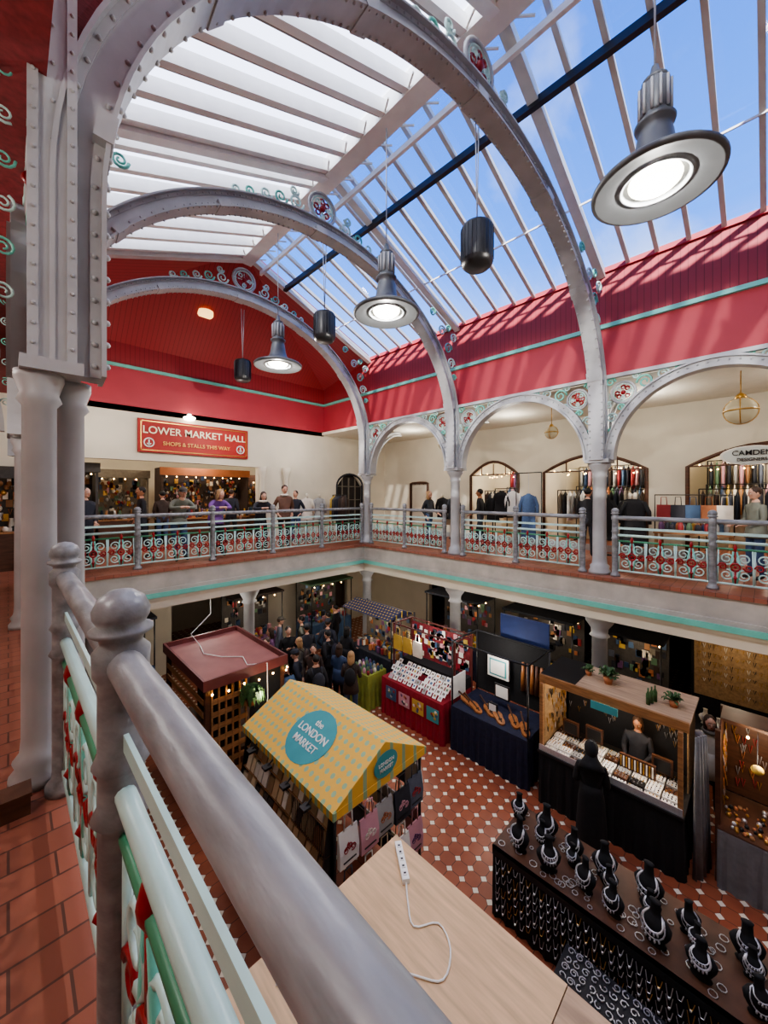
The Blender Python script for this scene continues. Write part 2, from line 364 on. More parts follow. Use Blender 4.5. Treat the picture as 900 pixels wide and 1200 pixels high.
for x in(4.6,1.2):
    b=B(); b.lathe(x,9.8,[(.24,FL),(.18,FL+.22),(.14,FL+.3),(.14,-1.3),(.19,-1.27),(.15,-1.2),(.28,-.95),(.28,-.85)],GREY,18); b.obj('lower_iron_column')
def lpier(y):
    b=B()
    for dx,dy in((.126,0),(.27,.16)):
        b.lathe(dx,y+dy,[(.13,0),(.13,.05),(.1,.09),(.115,.13),(.085,.17),(.078,.25),(.075,2.1),(.1,2.13),(.085,2.17),(.11,2.25),(.11,2.29)],GREY,24)
    b.box(.04,.31,y-.14,y+.28,2.28,2.35,GREY); b.box(.08,.27,y-.11,y+.13,2.35,6.1,GREY)
    for xa_,xb_ in((.07,.115),(.235,.28)): b.box(xa_,xb_,y-.13,y-.1,2.35,6.1,GREY)
    for i in range(36):
        for xx in(.093,.258): b.ball((xx,y-.132,2.42+i*.105),.011,GREY,8,4)
        if i%2: b.ball((.175,y-.112,2.42+i*.105),.011,GREY,8,4)
    for i in range(6): spiral(b,(.03,y,0),-UX,Z,.05,2.7+i*.24,.05,.01,i,1.6,.008,MINT if i%2 else PALE)
    b.obj('iron_column')
for y in LY[1:]: lpier(y)
def arcade(X,Ys,name):
    for i in range(len(Ys)-1):
        y1,y0=Ys[i],Ys[i+1]; c=V((X,(y0+y1)/2,0)); r=(y1-y0)/2-.25; b=B()
        archband(b,c,UY,r,r,2.3,.13,.05,GREY); archband(b,c,UY,r-.03,r-.03,2.3,.04,.11,GREY); archband(b,c,UY,r+.12,r+.12,2.3,.03,.09,GREY)
        for k in range(36):
            t=pi*(k+.5)/36
            for sx in(-1,1): b.ball(c+UY*((r+.07)*cos(t))+Z*(2.3+(r+.07)*sin(t))+UX*sx*.055,.019,GREY,5,3)
        for sg in(-1,1):
            e=V((X,y1 if sg>0 else y0,0)); U=UY*(-sg)
            rosette(b,e,U,Z,.42,3.62,.21)
            for u_,z_,rr,a0,tn,mt in((.22,3.14,.1,0,1.5,PALE),(.22,2.88,.06,pi,-1.3,MINT),(.78,3.76,.14,pi,-1.6,MINT),(1.06,3.85,.1,0,1.4,PALE),(.2,3.86,.09,0,1.4,MINT),(.64,3.9,.07,0,1.5,PALE),(.68,3.5,.1,0,-1.5,PALE),(.38,3.33,.07,0,1.3,MINT),(1.3,3.9,.07,0,1.4,MINT),(.95,3.66,.07,0,1.3,MINT),(.17,3.4,.07,1,1.3,PALE),(1.5,3.92,.05,1,1.3,PALE)):
                spiral(b,e,U,Z,u_,z_,rr,rr*.2,a0,tn,.024,mt)
        b.box(X-.07,X+.07,y0+.1,y1-.1,3.93,4.0,GREY)
        b.obj(name)
arcade(8.6,RY,'arcade_arch'); arcade(.1,LY[:3],'arcade_arch')
def bracket(x,y,sg):
    b=B(); c=V((x+sg*1.5,y,0))
    t0,t1=(pi/2,pi) if sg>0 else (0,pi/2)
    archband(b,c,UX,1.3,1.42,2.35,.12,.05,GREY,t0,t1,18); archband(b,c,UX,1.27,1.39,2.35,.04,.1,GREY,t0,t1,18)
    for u_,z_,r in((.28,3.4,.14),(.5,3.68,.11),(.2,3.05,.08),(.75,3.76,.08)): spiral(b,(x,y,0),UX*sg,Z,u_,z_,r,r*.2,0,1.6,.024,PALE)
    rosette(b,(x,y,0),UX*sg,Z,.3,3.68,.14)
    b.obj('gallery_bracket')
for y in RY: bracket(8.7,y,1)
for y in LY[1:3]: bracket(.05,y,-1)
# ================= RAILINGS =================
def railing(p0,p1,posts,name='iron_railing'):
    p0=V(p0);p1=V(p1);U=(p1-p0).normalized();L=(p1-p0).length; b=B()
    def post(s):
        p=p0+U*s
        b.lathe(p.x,p.y,[(.085,0),(.085,.04),(.06,.07),(.055,.12),(.055,.72),(.07,.74),(.055,.77),(.055,.86),(.068,.88),(.055,.91),(.055,1.1),(.066,1.12),(.068,1.18),(.05,1.2),(.052,1.215),(.075,1.23),(.075,1.24),(.055,1.25),(.066,1.27),(.068,1.29),(.055,1.32),(.028,1.34),(.004,1.345)],GREYD,24)
    for s in posts: post(s)
    b.tube([p0+U*(L*i/8)+Z*1.15 for i in range(9)],.042,GREYD,20)
    b.tube([p0+Z*.81,p1+Z*.81],.025,PALE,12)
    b.cbox((p0+p1)/2+Z*.95,(L if abs(U.x)>.5 else .012,L if abs(U.y)>.5 else .012,.045),PALE)
    b.tube([p0+Z*.7,p1+Z*.7],.018,MINTD,8); b.tube([p0+Z*.12,p1+Z*.12],.02,PALE,8)
    ps=sorted(posts)
    for a,c in zip(ps,ps[1:]):
        n=max(1,round((c-a-.12)/.48)); w=(c-a-.12)/n
        for k in range(n):
            m=a+.06+w*(k+.5); q=w/.48
            rd=.0145
            for sg in(-1,1):
                spiral(b,p0,U,Z,m+sg*.115*q,.27,.105*q,.02,pi/2,sg*1.6,rd,PALE)
                spiral(b,p0,U,Z,m+sg*.115*q,.54,.105*q,.02,-pi/2,-sg*1.6,rd,PALE)
                spiral(b,p0,U,Z,m+sg*.17*q,.405,.06,.015,0,sg*1.4,rd*1.1,IRED)
                b.tube([p0+U*(m+sg*.02)+Z*.14,p0+U*(m+sg*.07*q)+Z*.4,p0+U*(m+sg*.02)+Z*.66],rd,MINT,5)
                b.tube([p0+U*(m+sg*.235*q)+Z*.13,p0+U*(m+sg*.225*q)+Z*.69],rd*.9,PALE,5)
            c0=p0+U*m
            ring(b,c0,U,Z,0,.405,.062,rd*1.2,IRED,12); b.ball(c0+Z*.405,.025,IRED,8,5)
            b.tube([c0+Z*.12,c0+Z*.33],.013,IRED,5); b.tube([c0+Z*.48,c0+Z*.66],.013,IRED,5)
            b.lathe(c0.x,c0.y,[(.012,.66),(.026,.69),(.03,.72),(.02,.76),(.005,.79)],IRED,10)
            b.lathe(c0.x,c0.y,[(.012,.2),(.03,.23),(.012,.26)],IRED,8)
    b.obj(name)
for i in range(3):
    y1=RY[i]-.3;y0=RY[i+1]+.3; L=y1-y0; railing((8.52,y0,0),(8.52,y1,0),[0,L/2,L])
railing((8.4,CY,0),(.45,CY,0),[0,1.62,3.24,4.85,6.42,7.95])
railing((.22,-.32,0),(.22,2.7,0),[0,1.56,3.02])
railing((.22,3.25,0),(.22,6.1,0),[0,1.42,2.85]); railing((.22,6.7,0),(.22,9.4,0),[0,1.35,2.7])
# ================= LAMPS =================
def pendant(x,y,z):
    b=B(); n=40
    b.lathe(x,y,[(.17,z+.06),(.25,z+.06),(.27,z-.03),(.29,z-.03),(.31,z-.01),(.5,z-.06),(.535,z-.05),(.54,z-.02),(.52,z),(.36,z+.05),(.27,z+.1),(.2,z+.18),(.17,z+.28),(.15,z+.42),(.13,z+.5),(.16,z+.52),(.17,z+.55),(.12,z+.58),(.12,z+.62)],LAMPG,n)
    b.lathe(x,y,[(.115,z+.6),(.125,z+.62),(.125,z+.9),(.1,z+.94)],LAMPG,20,wob=.06)
    for i in range(12):
        a=pi*i/6; b.tube([(x+.13*cos(a),y+.13*sin(a),z+.62),(x+.13*cos(a),y+.13*sin(a),z+.9)],.014,GREY,5)
    b.lathe(x,y,[(.1,z+.93),(.11,z+.96),(.05,z+1.0),(.03,z+1.1),(.01,z+1.12)],LAMPG,16)
    b.tube([(x,y,z+1.1),(x,y,7.6)],.01,GREY,5)
    b.ball((x,y,z+.01),(.22,.22,.09),LAMP,24,12)
    b.obj('pendant_lamp')
    l=bpy.data.lights.new('pendant_bulb','POINT'); l.energy=85; l.color=(1,.95,.88); l.shadow_soft_size=.03
    o=bpy.data.objects.new('pendant_bulb',l); o.location=(x,y,z-.125); bpy.context.scene.collection.objects.link(o)
for y in(.76,4.39,7.9): pendant(4.4,y,4.6)
for y in(2.7,6.1,9.75):
    b=B(); b.lathe(4.4,y,[(.16,4.6),(.2,4.64),(.21,4.7),(.21,5.1),(.19,5.14),(.05,5.16),(.04,5.2)],BLK,24)
    for i in range(24):
        a=pi*i/12; b.tube([(4.4+.21*cos(a),y+.21*sin(a),4.68),(4.4+.21*cos(a),y+.21*sin(a),5.1)],.006,BLK,4)
    b.tube([(4.4,y,5.15),(4.36,y,6.5)],.008,GREY,5); b.tube([(4.4,y,5.15),(4.44,y,6.5)],.008,GREY,5); b.obj('hanging_speaker')
def plight(x,y,z,e,c=(1,.82,.6),r=.08):  # point light, for stall and shop bulbs and for added gallery fill
    l=bpy.data.lights.new('bulb_or_fill','POINT'); l.energy=e; l.color=c; l.shadow_soft_size=r
    o=bpy.data.objects.new('bulb_or_fill_light',l); o.location=(x,y,z); bpy.context.scene.collection.objects.link(o)
def globe(x,y,z,ztop,r=.16):
    b=B(); b.ball((x,y,z),r,M('globe_glass',(160,148,120),.15,var=.05,emit=.15),18,12); ring(b,(x,y,z),UX,UY,0,0,r*1.02,.014,GOLD,20); ring(b,(x,y,z),UX,Z,0,0,r*1.02,.01,GOLD,20); ring(b,(x,y,z),UY,Z,0,0,r*1.02,.01,GOLD,20)
    b.lathe(x,y,[(r*.4,z+r*.9),(r*.3,z+r*1.2),(.02,z+r*1.4)],GOLD,12)
    b.tube([(x,y,z+r),(x,y,ztop)],.01,GOLD,5); b.obj('globe_lamp')
globe(9.6,.35,3.15,3.89,.24); globe(9.9,3.9,3.2,3.89,.16); globe(9.9,7.3,3.2,3.89,.16)
for (x,y) in((9.9,-1),(10.2,1.9),(10.2,5.2),(10.2,8.9)): plight(x,y,3.4,17,(1,.95,.87),.15)  # fill lights added under the right gallery ceiling, apart from the globes
for (x,y) in((-1.6,1.2),(-1.6,4.6)):  # unseen lamps added to brighten the left pier and near railing
    plight(x,y,3.2,34,(1,.96,.9),.25)
    b=B(); b.lathe(x,y,[(.02,3.5),(.16,3.53),(.2,3.62),(.2,3.7),(.06,3.74),(.06,3.9)],LAMP,20); b.obj('added_fill_lamp')
b=B(); b.lathe(3.8,12.0,[(.02,3.78),(.14,3.81),(.17,3.88),(.05,3.94),(.05,3.98)],LAMP,16); b.tube([(3.8,12.0,3.96),(3.8,12.1,4.0)],.02,GREY,6); b.obj('wall_lamp')
for x in(1.5,4.5,7.3): plight(x,10.8,3.4,19,(1,.94,.86),.15)  # fill lights added under the back gallery ceiling, without fixtures
b=B(); b.lathe(3.9,11.0,[(.17,6.56),(.2,6.6),(.2,6.7)],M('disc_glow',(225,185,120),.5,var=0,emit=1.1),20); b.obj('ceiling_lamp')
# ================= SIGNS =================
b=B(); RS=M('red_banner',(160,40,32),.6,var=.06)
b.box(2.5,5.6,12.02,12.09,2.78,3.7,RS)
for a in((2.56,5.54,2.83,2.85),(2.56,5.54,3.63,3.65)): b.box(a[0],a[1],12.0,12.02,a[2],a[3],GOLD)
for xx in(2.56,5.52): b.box(xx,xx+.02,12.0,12.02,2.83,3.65,GOLD)
for xx in(2.76,5.34): ring(b,(xx,12.0,3.05),UX,Z,0,0,.12,.018,PAPER,16); b.box(xx-.015,xx+.015,11.99,12.01,2.98,3.13,PAPER); b.prism([(xx-.06,11.99,3.03),(xx+.06,11.99,3.03),(xx,11.99,2.96)],(0,.02,0),PAPER)
s=b.obj('hanging_banner')
text('LOWER MARKET HALL',(4.05,11.99,3.39),(1,0,0),(0,0,1),.285,M('cream_lettering',(240,225,190),.5,var=0),s); text('SHOPS & STALLS THIS WAY',(4.05,11.99,3.05),(1,0,0),(0,0,1),.155,M('gold_lettering',(230,170,90),.5,var=0),s)
b=B(); k=24
for rr,e,m in((1,0,PAPER),(.9,-.012,M('sign_white',(205,212,210),.5,var=0))):
    b.prism([(11.9+e,.25+.55*rr*cos(2*pi*i/k),2.5+.22*rr*sin(2*pi*i/k)) for i in range(k)],(.04,0,0),m)
b.box(11.93,12.0,.2,.3,2.45,2.55,BLK)
s=b.obj('oval_shop_sign'); text('CAMDEN',(11.87,.25,2.55),(0,-1,0),(0,0,1),.16,BLK,s); text('DESIGNERS',(11.87,.25,2.4),(0,-1,0),(0,0,1),.1,BLK,s)
# ================= PEOPLE =================
def person(name,pos,yaw,h,top,bot,hair,skin,pose='stand',coat=None,hat=None,long=False,pitch=0,hw=0,bag=None,scarf=None,shoes=None):
    s=h/1.72; sw=.175
    J={'pel':(0,0,.94,.15,.11),'sp':(0,.005,1.1,.135,.1),'ch':(0,0,1.3,.165,.115),'nk':(0,0,1.455,.06,.06),'hb':(0,.015,1.54,.05,.055)}
    arms={'e':(.235,-.04,1.13),'w':(.245,.05,.89),'h':(.24,.09,.8)}
    if pose=='lean':
        J={'pel':(0,-.2,.94,.15,.11),'sp':(0,-.14,1.08,.135,.1),'ch':(0,-.02,1.25,.165,.115),'nk':(0,.07,1.39,.06,.06),'hb':(0,.12,1.46,.05,.055)}
        arms={'e':(.25,.13,1.2),'w':(.08,.27,1.22),'h':(-.01,.29,1.23)}
    if pose=='browse': arms={'e':(.23,.03,1.12),'w':(.15,.25,1.06),'h':(.12,.33,1.04)}
    if pose=='phone': arms={'e':(.23,.0,1.1),'w':(.09,.24,1.2),'h':(.05,.3,1.25)}
    if pose=='pocket': arms={'e':(.27,-.1,1.14),'w':(.2,.04,.97),'h':(.17,.09,.93)}
    if pose=='walk': arms={'e':(.235,-.08,1.13),'w':(.25,.08,.92),'h':(.25,.14,.85)}
    vs=[];rad=[];ed=[];lab=[]
    def jv(x,y,z,rx,ry,par=None,l='top'):
        vs.append((x,y,z));rad.append((rx,ry)); i=len(vs)-1
        if par is not None: ed.append((par,i)); lab.append((par,i,l))
        return i
    P=jv(*J['pel']); S=jv(*J['sp'],P); C=jv(*J['ch'],S); Nn=jv(*J['nk'],C,'top'); H=jv(*J['hb'],Nn,'skin')
    ch=J['ch']; hands=[]
    for sg in(-1,1):
        sh=jv(sg*sw,ch[1]+.01,ch[2]+.09,.066,.066,C); e=arms['e']; w=arms['w']; hh=arms['h']
        if pose=='walk' and sg<0: e=(.235,.02,1.13); w=(.24,.2,1.0); hh=(.23,.27,.97)
        E=jv(sg*e[0],e[1],e[2],.05,.05,sh); W=jv(sg*w[0],w[1],w[2],.034,.034,E); Hd=jv(sg*hh[0],hh[1],hh[2],.036,.022,W,'skin'); hands.append((V(vs[W]),V(vs[Hd]),sg))
        px,py=J['pel'][0],J['pel'][1]; fy=(.16*sg if pose=='walk' else .02*sg)
        hp=jv(sg*.095,py,.88,.095,.1,P,'bot'); kn=jv(sg*.1,(py+fy)*.5+.03,.49,.065,.07,hp,'bot'); an=jv(sg*.105,fy-.02,.1,.045,.05,kn,'bot'); to=jv(sg*.12,fy+.13,.045,.042,.035,an,'shoe')
    me=bpy.data.meshes.new('t'); me.from_pydata(vs,ed,[]); o=bpy.data.objects.new('t',me); bpy.context.scene.collection.objects.link(o)
    md=o.modifiers.new('s','SKIN'); sd=o.data.skin_vertices[0].data
    for i,r in enumerate(rad): sd[i].radius=r; sd[i].use_root=(i==0)
    md.use_smooth_shade=True
    o.modifiers.new('u','SUBSURF').levels=1
    dg=bpy.context.evaluated_depsgraph_get(); m2=bpy.data.meshes.new_from_object(o.evaluated_get(dg))
    b=B(); b.T=Matrix.Translation(V(pos))@Matrix.Rotation(yaw,4,'Z')@Matrix.Scale(s,4)
    mats={'top':top,'bot':bot,'skin':skin,'shoe':shoes or BLK}
    mv=[v.co.copy() for v in m2.vertices]; groups={}
    for p in m2.polygons:
        c=p.center; best=None
        for a,q,l in lab:
            A=V(vs[a]);Bq=V(vs[q]);d=Bq-A;t=max(0,min(1,(c-A).dot(d)/d.dot(d))); dist=(A+d*t-c).length-(rad[a][0]*(1-t)+rad[q][0]*t)
            if best is None or dist<best[0]: best=(dist,l)
        groups.setdefault(best[1],[]).append(tuple(p.vertices))
    base=len(b.v); b.v.extend([tuple(b.T@v) for v in mv])
    for l,fs in groups.items():
        mt=mats[l]
        if mt not in b.mats: b.mats.append(mt)
        for f in fs: b.f.append(tuple(i+base for i in f)); b.m.append(b.mats.index(mt)); b.sm.append(True)
    bpy.data.objects.remove(o)
    for W,Hd,sg in hands:
        d=(Hd-W).normalized(); side=d.cross(V((0,0,1)) if abs(d.z)<.8 else V((1,0,0))).normalized(); dn=side.cross(d)
        for k in range(4):
            f0=Hd+side*(.011*(k-1.5)*1.6); L=(.075,.085,.08,.06)[k]
            b.tube([f0,f0+d*L*.5,f0+d*L*.85-dn*.012,f0+d*L-dn*.03],[.009,.008,.0075,.006],skin,5)
        b.tube([W.lerp(Hd,.4)-side*.02,W.lerp(Hd,.9)-side*.045,Hd+d*.03-side*.045],[.011,.01,.008],skin,5)
    if coat:
        py=J['pel'][1]; n=24; loops=[]
        prof=[(1.12,.155),(1.0,.17),(.88,.19),(.7,.2),(.5,.215),(.3,.225),(.12,.235)]
        for z,r in prof:
            if z<coat: z=coat
            loops.append([V((r*cos(2*pi*j/n)*(1+.05*sin(j*2.1)*(1.1-z)),py*(z/.94)+r*.78*sin(2*pi*j/n)*(1+.06*sin(j*1.7)*(1.1-z)),z)) for j in range(n)])
            if z==coat: break
        b.loft(loops,top,True)
    hb=J['hb']; T0=b.T
    b.T=T0@Matrix.Translation(V((hb[0],hb[1]+.015,hb[2]+.085)))@Matrix.Rotation(hw,4,'Z')@Matrix.Rotation(pitch,4,'X')
    b.ball((0,0,.01),(.076,.094,.108),skin,16,12); b.ball((0,.022,-.055),(.054,.064,.055),skin,12,8)
    b.tube([(0,.088,.02),(0,.108,-.018),(0,.09,-.03)],[.007,.014,.01],skin,6)
    for sg in(-1,1):
        b.ball((sg*.03,.082,.012),(.013,.009,.008),WHT,8,5); b.ball((sg*.03,.089,.012),(.006,.004,.006),BLK,6,4)
        b.tube([(sg*.016,.09,.03),(sg*.045,.08,.032)],.004,hair,4)
        if not hat=='hood': b.ball((sg*.077,-.005,0),(.01,.02,.028),skin,6,5)
    b.ball((0,.086,-.05),(.022,.008,.006),M('lips',(160,80,76),.5,var=0),8,4)
    if hat!='hood':
        b.ball((0,-.02,.035),(.084,.096,.095),hair,16,10)
        if long: b.ball((0,-.055,-.07),(.085,.05,.15),hair,14,8); [b.ball((sg*.072,-.01,-.06),(.022,.045,.12),hair,8,6) for sg in(-1,1)]
    if hat=='beanie': b.ball((0,-.006,.07),(.089,.104,.075),GREYS[1],16,8); b.lathe(0,-.006,[(.09,.04),(.095,.05),(.094,.075),(.088,.08)],GREYS[1],16,1,1.12)
    if hat=='cap': b.ball((0,-.006,.065),(.088,.102,.07),GREYS[2],16,8); b.ball((0,.1,.06),(.06,.06,.008),GREYS[2],12,4)
    if hat=='hood':
        b.ball((0,-.025,.02),(.094,.105,.128),top,18,12); b.lathe(0,-.02,[(.19,-.24),(.15,-.17),(.1,-.1),(.085,-.05)],top,16,1,.8)
        b.tube([(0.085*cos(a),.055+.01*sin(a),.02+.115*sin(a)) for a in [2*pi*i/18 for i in range(18)]],.018,top,6,closed=True)
    b.T=T0
    if scarf: 
        k=16; nk=J['nk']; b.tube([(nk[0]+.085*cos(2*pi*i/k),nk[1]+.085*sin(2*pi*i/k),nk[2]+.02) for i in range(k)],.035,scarf,6,closed=True)
    if bag:
        b.ball((.02,-.2,1.2),(.15,.09,.22),bag,14,10)
        for sg in(-1,1): b.tube([(sg*.1,-.16,1.38),(sg*.11,-.02,1.47),(sg*.12,.12,1.36),(sg*.13,.08,1.15),(sg*.12,-.13,1.05)],.016,bag,5)
    if pose=='phone': b.cbox((0,.36,1.29),(.07,.012,.14),BLK)
    return b.obj(name)
SK=M('skin_light',(206,160,136),.5,var=.05); SKD=M('skin_tan',(170,118,88),.5,var=.05)
HB=M('hair_brown',(58,38,26),.6,var=.3,scale=60); HK=M('hair_black',(20,17,16),.6,var=.3,scale=60); HY=M('hair_blond',(166,130,90),.6,var=.3,scale=60); HG=M('hair_grey',(140,136,130),.6,var=.2,scale=60)
PUR=M('purple_jacket',(116,76,146),.7,var=.15); OLV=M('olive_jacket',(112,114,102),.8,var=.15); BRN=M('brown_jacket',(104,72,56),.7,var=.2); JEAN=M('denim',(60,78,110),.85,var=.15,scale=20); DNM=M('light_denim',(66,86,118),.85,var=.15,scale=20)
person('woman_in_black_coat',(6.35,1.9,FL),-pi/2+.3,1.66,BLACK,BLACK,HK,SK,'phone',coat=.12,hat='hood',pitch=-.35)
yl=CY+.4
person('man_leaning_on_railing',(2.96,yl,0),pi,1.84,OLV,JEAN,HG,SK,'lean',hat='cap',pitch=-.3,coat=.85)
person('woman_leaning_on_railing',(3.85,yl,0),pi,1.8,PUR,GREYS[0],HY,SK,'lean',long=True,pitch=-.25,coat=.8,hw=.3)
person('woman_leaning_on_railing',(5.05,yl,0),pi-.2,1.74,GREYS[1],GREYS[0],HB,SK,'lean',long=True,pitch=-.3,scarf=PAL[3])
person('man_standing_at_railing',(5.8,yl+.1,0),pi-.2,1.86,BRN,GREYS[1],HB,SK,'pocket',pitch=-.25,coat=.8,scarf=PAL[3])
person('visitor_walking',(2.4,11.1,0),pi/2,1.78,GREYS[0],GREYS[1],HK,SKD,'walk')
person('visitor_standing',(1.2,10.6,0),-2.6,1.74,GREYS[4],GREYS[0],HK,SK,'pocket')
person('visitor_standing',(4.4,11.4,0),.4,1.72,PAL[2],GREYS[1],HB,SK,'browse',long=True)
person('visitor_standing',(6.9,11.2,0),pi/2+.5,1.72,GREYS[4],JEAN,HB,SK,'pocket')
person('visitor_standing',(3.3,12.8,0),.1,1.7,GREYS[5],JEAN,HK,SK,'browse'); person('visitor_walking',(5.2,12.4,0),-.7,1.76,GREYS[1],GREYS[0],HB,SK,'walk'); person('visitor_standing',(1.1,11.8,0),.2,1.68,PAL[0],GREYS[0],HY,SK,'browse',long=True)
gp=[((6.3,8.55),.3,1.72,GREYS[0],GREYS[1],HK,'pocket',None,False,GREYS[4]),((6.0,7.7),-1.2,1.66,PAL[10],GREYS[0],HB,'browse',None,True,None),((6.1,9.3),-.2,1.76,GREYS[1],GREYS[0],HK,'phone','beanie',False,None),
((5.6,8.9),.6,1.62,GREYS[3],JEAN,HY,'stand',None,True,GREYS[5]),((6.75,9.2),-.9,1.78,GREYS[4],GREYS[1],HB,'pocket','beanie',False,None),((5.5,8.1),2.4,1.7,GREYS[5],GREYS[0],HK,'walk',None,False,None),((6.9,8.5),-1.4,1.7,GREYS[0],JEAN,HK,'browse',None,True,None),((5.3,9.9),1.2,1.7,PAL[5],GREYS[0],HB,'stand',None,True,None),
((4.8,9.2),2.2,1.75,GREYS[2],GREYS[0],HB,'walk',None,False,None),((4.5,8.5),-.6,1.64,PAL[0],JEAN,HY,'phone',None,True,None),((6.5,10.2),.8,1.7,OLV,GREYS[1],HK,'pocket',None,False,GREYS[0]),((5.9,10.5),-2,1.74,GREYS[6],GREYS[0],HB,'stand','cap',False,None),((3.6,10.2),.2,1.68,BRN,GREYS[1],HK,'walk',None,True,None),((7.3,9.9),.4,1.72,GREYS[1],JEAN,HK,'browse',None,False,None),((2.3,10.3),.4,1.7,PAL[10],GREYS[1],HB,'browse',None,True,None),((8.9,7.0),1.2,1.7,GREYS[3],GREYS[1],HB,'stand',None,False,None),((5.1,7.4),-.4,1.74,GREYS[0],GREYS[1],HK,'walk',None,False,GREYS[1]),
((5.0,8.1),.9,1.7,GREYS[4],JEAN,HB,'pocket','beanie',False,None),((5.6,9.5),2.9,1.78,BLACK,GREYS[0],HK,'phone',None,False,None),((5.9,7.1),-.9,1.68,GREYS[5],JEAN,HY,'browse',None,True,GREYS[0]),((4.3,9.1),.1,1.74,GREYS[6],GREYS[1],HG,'stand','cap',False,None),((4.9,10.4),-.3,1.66,PUR,GREYS[0],HB,'stand',None,True,None),((7.9,10.3),.6,1.75,GREYS[0],GREYS[0],HK,'walk',None,False,None),((4.4,7.6),3.0,1.72,PAL[2],GREYS[1],HB,'walk',None,False,None)]
for p,yw,h,t,bt,hr,po,ht,lg,bg in gp: person('shopper',(p[0],p[1],FL),yw,h,t,bt,hr,SK,po,coat=.75 if po!='walk' else None,hat=ht,long=lg,bag=bg,pitch=-.15)
person('stallholder',(7.85,1.6,FL),pi/2,1.6,GREYS[1],GREYS[1],HB,SKD,'browse',long=True,pitch=-.3)
person('stallholder',(8.55,.7,FL),pi/2+.3,1.7,PAL[3],GREYS[0],HB,SK,'stand',long=True,coat=.7,scarf=GREYS[3])
person('stallholder',(8.2,6.0,FL),pi/2,1.7,BLACK,GREYS[0],HK,SK,'stand',coat=.6,pitch=-.3)
person('visitor_standing',(9.9,.15,0),.6,1.72,OLV,JEAN,HB,SK,'browse',coat=.8,pitch=-.2)
person('visitor_standing',(10.4,3.2,0),-pi/2,1.75,GREYS[0],GREYS[1],HK,SK,'browse')
person('visitor_walking',(9.9,7.9,0),pi,1.7,GREYS[1],JEAN,HY,SK,'walk',long=True)
person('visitor_walking',(10.3,6.2,0),.3,1.76,GREYS[0],GREYS[1],HK,SKD,'walk')
# ================= SMALL BUILDERS =================
def garment(b,x,y,z,w,hh,mat,along='y',sl=True):
    sx,sy=(.28,1) if along=='y' else (1,.28)
    b.lathe(x,y,[(w*.62,z-hh),(w*.6,z-hh+.02),(w*.5,z-hh*.45),(w*.52,z-.16),(w*.46,z-.05),(w*.16,z),(w*.14,z+.02)],mat,16,sx,sy,wob=.04)
    U=UY if along=='y' else UX
    if sl:
        for sg in(-1,1): b.tube([V((x,y,z-.07))+U*sg*w*.42,V((x,y,z-.3))+U*sg*w*.66,V((x,y,z-.58))+U*sg*w*.68],[.055,.05,.045],mat,7)
    b.tube([(x,y,z),(x,y,z+.08)],.006,SILV,4)
def rack(name,x,y0,y1,z,h,mats,glen=.9):
    b=B()
    for yy in(y0,y1): b.tube([(x,yy,z),(x,yy,z+h)],.018,BLK,6); b.tube([(x-.25,yy,z+.02),(x+.25,yy,z+.02)],.018,BLK,6)
    b.tube([(x,y0,z+h),(x,y1,z+h)],.015,BLK,6)
    n=int((y1-y0)/.13)
    for i in range(n):
        m=random.choice(mats); yy=y0+.08+i*.13
        b.lathe(x,yy,[(.22,z+h-.1-glen*random.uniform(.7,1)),(.2,z+h-.4),(.2,z+h-.18),(.05,z+h-.06),(.01,z+h)],m,10,1,.25,wob=.05)
    b.obj(name)
def mannequin(name,x,y,z,mat,hh=1.0,along='y'):
    b=B(); garment(b,x,y,z+1.5,.42,hh,mat,along); b.lathe(x,y,[(.05,z+1.5),(.045,z+1.58),(.05,z+1.62),(.01,z+1.66)],CREAM,10)
    b.tube([(x,y,z+.02),(x,y,z+1.45)],.02,BLK,6); b.lathe(x,y,[(.18,z),(.18,z+.02),(.03,z+.05)],BLK,16); b.obj(name)
def shop(name,x0,x1,y0,y1,z1,mats,board=WOODD,sign=None):
    b=B(); b.box(x0,x1,y1-.04,y1,0,z1,board)
    for x in(x0,x1-.06): b.box(x,x+.06,y0,y1,0,z1,board)
    b.box(x0,x1,y0,y1,.0,.78,WOODD); b.box(x0-.03,x1+.03,y0-.03,y1,.78,.82,WOOD)
    b.box(x0-.04,x1+.04,y0-.04,y0+.06,z1-.25,z1,sign or board)
    n=int((x1-x0)*34)
    for i in range(n):
        x=random.uniform(x0+.1,x1-.1);yy=random.uniform(y0+.05,y1-.12);m=random.choice(mats);q=random.random()
        if q<.4: b.ball((x,yy,.88),(.05,.05,.06),m,8,5)
        elif q<.7: b.lathe(x,yy,[(.05,.82),(.055,.9),(.03,1.0+.1*q),(.03,1.05+.1*q)],m,8)
        else: b.box(x-.06,x+.06,yy-.04,yy+.04,.82,.86+.12*random.random(),m)
    n=int((x1-x0)*70)
    for i in range(n):
        x=random.uniform(x0+.12,x1-.12);z=random.uniform(1.1,z1-.3);m=random.choice(mats); q=random.random()
        if q<.35: b.tube([(x-.03,y1-.06,z),(x,y1-.07,z-.16*random.uniform(.6,1)),(x+.03,y1-.06,z)],.009,m,4)
        elif q<.6: b.ball((x,y1-.08,z),(.05,.03,.06),m,7,5)
        else: b.cbox((x,y1-.06,z),(.11,.02,.16),m)
    bulbs(b,[(x0+.15+i*.3,y0,z1-.3) for i in range(int((x1-x0)/.3))])
    b.obj(name)
